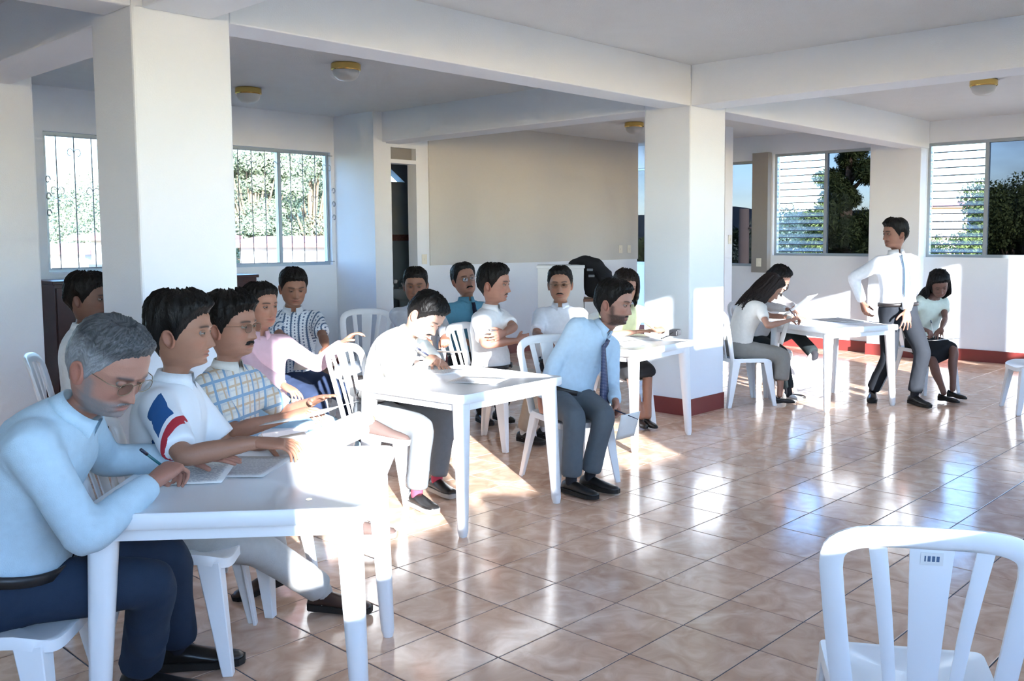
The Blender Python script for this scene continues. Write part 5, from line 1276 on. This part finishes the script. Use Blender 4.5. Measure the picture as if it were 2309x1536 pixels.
# ------------------------------------------------------------------ small things
def print_mat(name, base, ink, per=.011, scale=60):
    m, nt, b = nm(name); tc = nt.nodes.new('ShaderNodeTexCoord'); sx = nt.nodes.new('ShaderNodeSeparateXYZ'); nt.links.new(tc.outputs['Object'], sx.inputs[0])
    def M_(op, x, y):
        n = nt.nodes.new('ShaderNodeMath'); n.operation = op
        for i, v in enumerate((x, y)):
            if isinstance(v, (int, float)): n.inputs[i].default_value = v
            else: nt.links.new(v, n.inputs[i])
        return n.outputs[0]
    ln = M_('LESS_THAN', M_('FLOORED_MODULO', M_('ADD', sx.outputs['Y'], 5), per), per*.42)
    mp = nt.nodes.new('ShaderNodeMapping'); mp.inputs['Scale'].default_value = (scale, 90, 1); nt.links.new(tc.outputs['Object'], mp.inputs[0])
    nz = nt.nodes.new('ShaderNodeTexNoise'); nz.inputs['Scale'].default_value = 2; nt.links.new(mp.outputs[0], nz.inputs['Vector'])
    inside = M_('MULTIPLY', M_('LESS_THAN', M_('ABSOLUTE', sx.outputs['X'], 0), .088), M_('LESS_THAN', M_('ABSOLUTE', sx.outputs['Y'], 0), .122))
    k = M_('MULTIPLY', M_('MULTIPLY', ln, M_('GREATER_THAN', nz.outputs[0], .47)), inside)
    mx = nt.nodes.new('ShaderNodeMixRGB'); nt.links.new(k, mx.inputs[0]); mx.inputs[1].default_value = (*base, 1); mx.inputs[2].default_value = (*ink, 1)
    nt.links.new(mx.outputs[0], b.inputs['Base Color']); b.inputs['Roughness'].default_value = .8; b.inputs['Specular IOR Level'].default_value = .2; return m
M_print = print_mat('printed_paper', (.82, .82, .80), (.35, .37, .42)); M_greyp = print_mat('grey_printed_paper', (.62, .62, .62), (.40, .40, .42))
def sheet(name, label, loc, rot, size=(.215, .28), mat=M_paper, bend=.004, group='papers of the meeting', cat='paper', thick=.0012):
    """single sheet with a slight curl and real thickness; rot = (rx, ry, rz)"""
    n = 7; V = []; F = []; rs = np.random.RandomState(int(abs(loc[0]*991+loc[1]*577)*10) % 9999); a, b = rs.rand(2)*6
    for dz in (0, thick):
        for i in range(n):
            for j in range(n):
                u, v = i/(n-1)-.5, j/(n-1)-.5
                V.append((u*size[0], v*size[1], dz+bend*(1+math.cos(3.1*u+a)+math.sin(2.6*v+b))))
    for i in range(n-1):
        for j in range(n-1):
            k = i*n+j; F.append((k, k+1, k+n+1, k+n)); F.append((n*n+k, n*n+k+n, n*n+k+n+1, n*n+k+1))
    edge = [i*n for i in range(n)]+[(n-1)*n+j for j in range(1, n)]+[i*n+n-1 for i in range(n-2, -1, -1)]+[j for j in range(n-2, 0, -1)]
    for k in range(len(edge)): p, q = edge[k], edge[(k+1) % len(edge)]; F.append((p, q, q+n*n, p+n*n))
    o = mesh_obj(name, V, F, mat, None, True); o.location = tuple(loc); o.rotation_euler = rot; return tag(o, label, cat, group)
TZ = .7215
def on_table(px, py): q = on_z(px, py, TZ); return (q[0], q[1], TZ)
R45 = math.radians
sheet('paper_sheet', 'printed sheet under the hands of the grey bearded man', on_table(440, 1068), (0, 0, R45(-38)), mat=M_print, bend=.001)
sheet('paper_sheet', 'printed sheet in the middle of the front table', on_table(560, 1052), (0, 0, R45(-52)), mat=M_greyp, bend=.0012)
sheet('paper_sheet', 'sheet curling at the back of the front table beside the polo shirt', on_table(640, 1010), (R45(3), R45(-4), R45(-20)), bend=.004)
pn = MB(); M_pen = plain('teal_pen', (.01, .10, .12), .3, .5); M_penb = plain('dark_pen', (.015, .02, .05), .3, .5)
def pen(label, hand, mat, L_=.135):
    p, R = hand; a = p+R@np.array([.105, .030, -.050]); b = p+R@np.array([.035, .036, .075]); d_ = (b-a)/np.linalg.norm(b-a)
    r = empty('pen', tuple(a)); tag(r, label, 'pen', 'pens in hands')
    m = MB(); m.tube([(0, 0, 0), tuple(d_*.012), tuple(d_*L_)], [.001, .0042, .0045], 8); m.build('barrel', mat, r, True)
    m = MB(); m.tube([tuple(d_*L_), tuple(d_*(L_+.03))], [.0055, .005], 8); m.build('cap', M_penb, r, True)
pen('teal pen in the hand of the grey bearded man', PEOPLE['P1']['hand']['R'], M_pen)
pen('pen in the hand of the man bent over the sunlit table', PEOPLE['P6']['hand']['R'], M_penb)
pen('pen in the hand of the woman writing on her lap', PEOPLE['P16']['hand']['R'], M_ivory)
pen('pen in the hand of the woman in the grey skirt', PEOPLE['P13']['hand']['R'], M_penb)
M_yel = plain('yellow_sticker', (.80, .70, .38), .6, .3)
for (px, py), lb in (((728, 1012), 'round pale yellow spot sticker at the back of the front table'), ((697, 1126), 'round pale yellow spot sticker near the front edge of the front table')):
    q = on_table(px, py); o = MB().lathe([(0, .0008), (.0085, .0008), (.009, 0), (0, 0)], 18).build('round_sticker', M_yel); o.location = q; tag(o, lb, 'sticker', 'yellow stickers')
# sunlit table
sheet('paper_sheet', 'sheet under the pen of the man bent over the sunlit table', on_table(985, 836), (0, 0, R45(10)), mat=M_print, bend=.001)
sheet('paper_sheet', 'grey printed sheet in the middle of the sunlit table', on_table(1080, 858), (0, 0, R45(24)), (.21, .28), M_greyp, .001)
# table by the square column
sheet('paper_sheet', 'sheet before the woman in pale yellow', on_table(1440, 756), (R45(3), 0, R45(14)), mat=M_print, bend=.003)
sheet('paper_sheet', 'loose sheet near the front edge of the table by the square column', on_table(1420, 775), (0, 0, R45(-30)), mat=M_paper, bend=.003)
cc = empty('camera_case', on_table(1522, 757), R45(20)); tag(cc, 'small black case with strap on the table by the square column', 'case')
MB().box(-.06, .06, -.035, .035, 0, .045).build('body', M_blackpl, cc, bevel=.010); MB().box(-.045, .045, -.037, .037, .030, .050).build('flap', M_blackpl, cc, bevel=.006)
m = MB(); m.tube([(-.06, 0, .03), (-.12, .01, .012), (-.2, .03, .006), (-.26, .02, .005)], .0045, 6); m.build('strap', M_black, cc, True)
# far table
sheet('paper_sheet', 'sheet lying in the middle of the far table', on_table(1900, 722), (0, 0, R45(-20)), (.30, .42), M_greyp, .001)
sheet('paper_sheet', 'sheet under the hands of the woman in the grey skirt', on_table(1815, 724), (0, 0, R45(-28)), mat=M_print, bend=.001)
def held(label, p, phi, tilt, size=(.215, .29), mat=M_paper, bend=.006, roll=0):
    o = sheet('paper_sheet', label, tuple(p), (0, 0, 0), size, mat, bend); o.rotation_euler = Matrix(RZ(scr(phi)-pi/2)@RX(math.radians(tilt))@RY(math.radians(roll))).to_euler(); return o
held('sheet held up by the reader in white behind the far table', at(1805, 688, 8.22), -40, 38, (.22, .30), bend=.006)
held('white sheet hanging below the far table edge beside the grey skirt', at(1772, 745, 8.2), 0, 70, (.20, .26), mat=M_paper)
held('sheet on the lap of the woman with very long hair', at(2118, 768, 8.45), -70, 8, (.30, .24), M_print, .004)
held('open papers in the lap of the man in the striped shirt', at(712, 820, 5.95), -70, 22, (.26, .30), M_paper, .008)
held('sheet resting on the knees of the man before the washroom door', at(1010, 795, 6.5), -84, 10, (.26, .22), M_paper)
held('papers on the raised leg of the man in plaid', at(700, 935, 3.62), -20, 14, (.24, .30), M_paper, .006)
p, R = PEOPLE['P11']['hand']['L']; held('curled sheet dangling from the hand of the leaning bearded man', at(1418, 962, 5.5), -60, 76, (.15, .17), M_paper, .012)
r = empty('pen', tuple(at(1395, 928, 5.5))); tag(r, 'black pen pointing out of the leaning man\'s hand', 'pen', 'pens in hands')
d_ = (at(1432, 944, 5.45)-at(1388, 926, 5.52)); m = MB(); m.tube([tuple(-.2*d_), (0, 0, 0), tuple(d_)], [.004, .0045, .002], 8); m.build('barrel', M_penb, r, True)
# sticker on the foreground chair
def slat_x(z): t = (z-.425)/.43; return -.195-.085*t-.02*t*t-.0062
m = MB(); m.bar((slat_x(.788), 0, .788), (slat_x(.818), 0, .818), .046, .0012, up=(1, 0, 0)); stk = m.build('sticker', M_paper, FGC)
M_ink = plain('blue_print', (.10, .16, .26), .7, .2)
for y_, w_ in ((.014, .003), (.006, .006), (-.003, .006), (-.012, .006)):
    m = MB(); m.bar((slat_x(.797)-.0009, y_, .797), (slat_x(.810)-.0009, y_, .810), w_, .0008, up=(1, 0, 0)); m.build('printed_mark', M_ink, stk)
# black bag: soft mass slumped over the counter edge
bg = empty('black_bag', (BAGP[0], BAGP[1], .89), scr(-90)); tag(bg, 'black bag slumped over the edge of the white counter', 'bag')
nmz = NM()
nmz.add(*limb([(0, -.02, .10), (.01, -.02, .20), (.02, -.06, .30)], [.14, .15, .11], 16, 6)); nmz.add(*limb([(0, .07, .08), (0, .10, .12)], [.11, .10], 16, 5))
nmz.add(*limb([(.02, -.04, .31), (.02, -.14, .375), (.01, -.26, .36), (.0, -.31, .345)], [.09, .055, .03, .014], 14, 6))
V3, F3 = nmz.arr(); V3[:, 2] = np.maximum(V3[:, 2], .002); V3, F3 = remesh(V3, F3, .012); V3 = smooth(V3, F3, 6, .5); V3 = folds(V3, F3, .012, 22, 77)
V3[:, 2] = np.maximum(V3[:, 2], .002)
skin_mesh('body', V3, F3, 1, M_black, bg, False)
M_buckle = plain('grey_buckle', (.16, .18, .20), .4, .5)
for y_, z_ in ((-.10, .285), (-.085, .225)): MB().box(.135, .16, y_-.03, y_+.03, z_-.012, z_+.012).build('buckle', M_buckle, bg, bevel=.004)
m = MB(); m.tube([(.12, .06, .05), (.17, .02, .16), (.16, -.04, .27)], [.012, .014, .012], 8); m.build('strap', M_black, bg, True)
bpy.data.scenes.remove(TMPS)
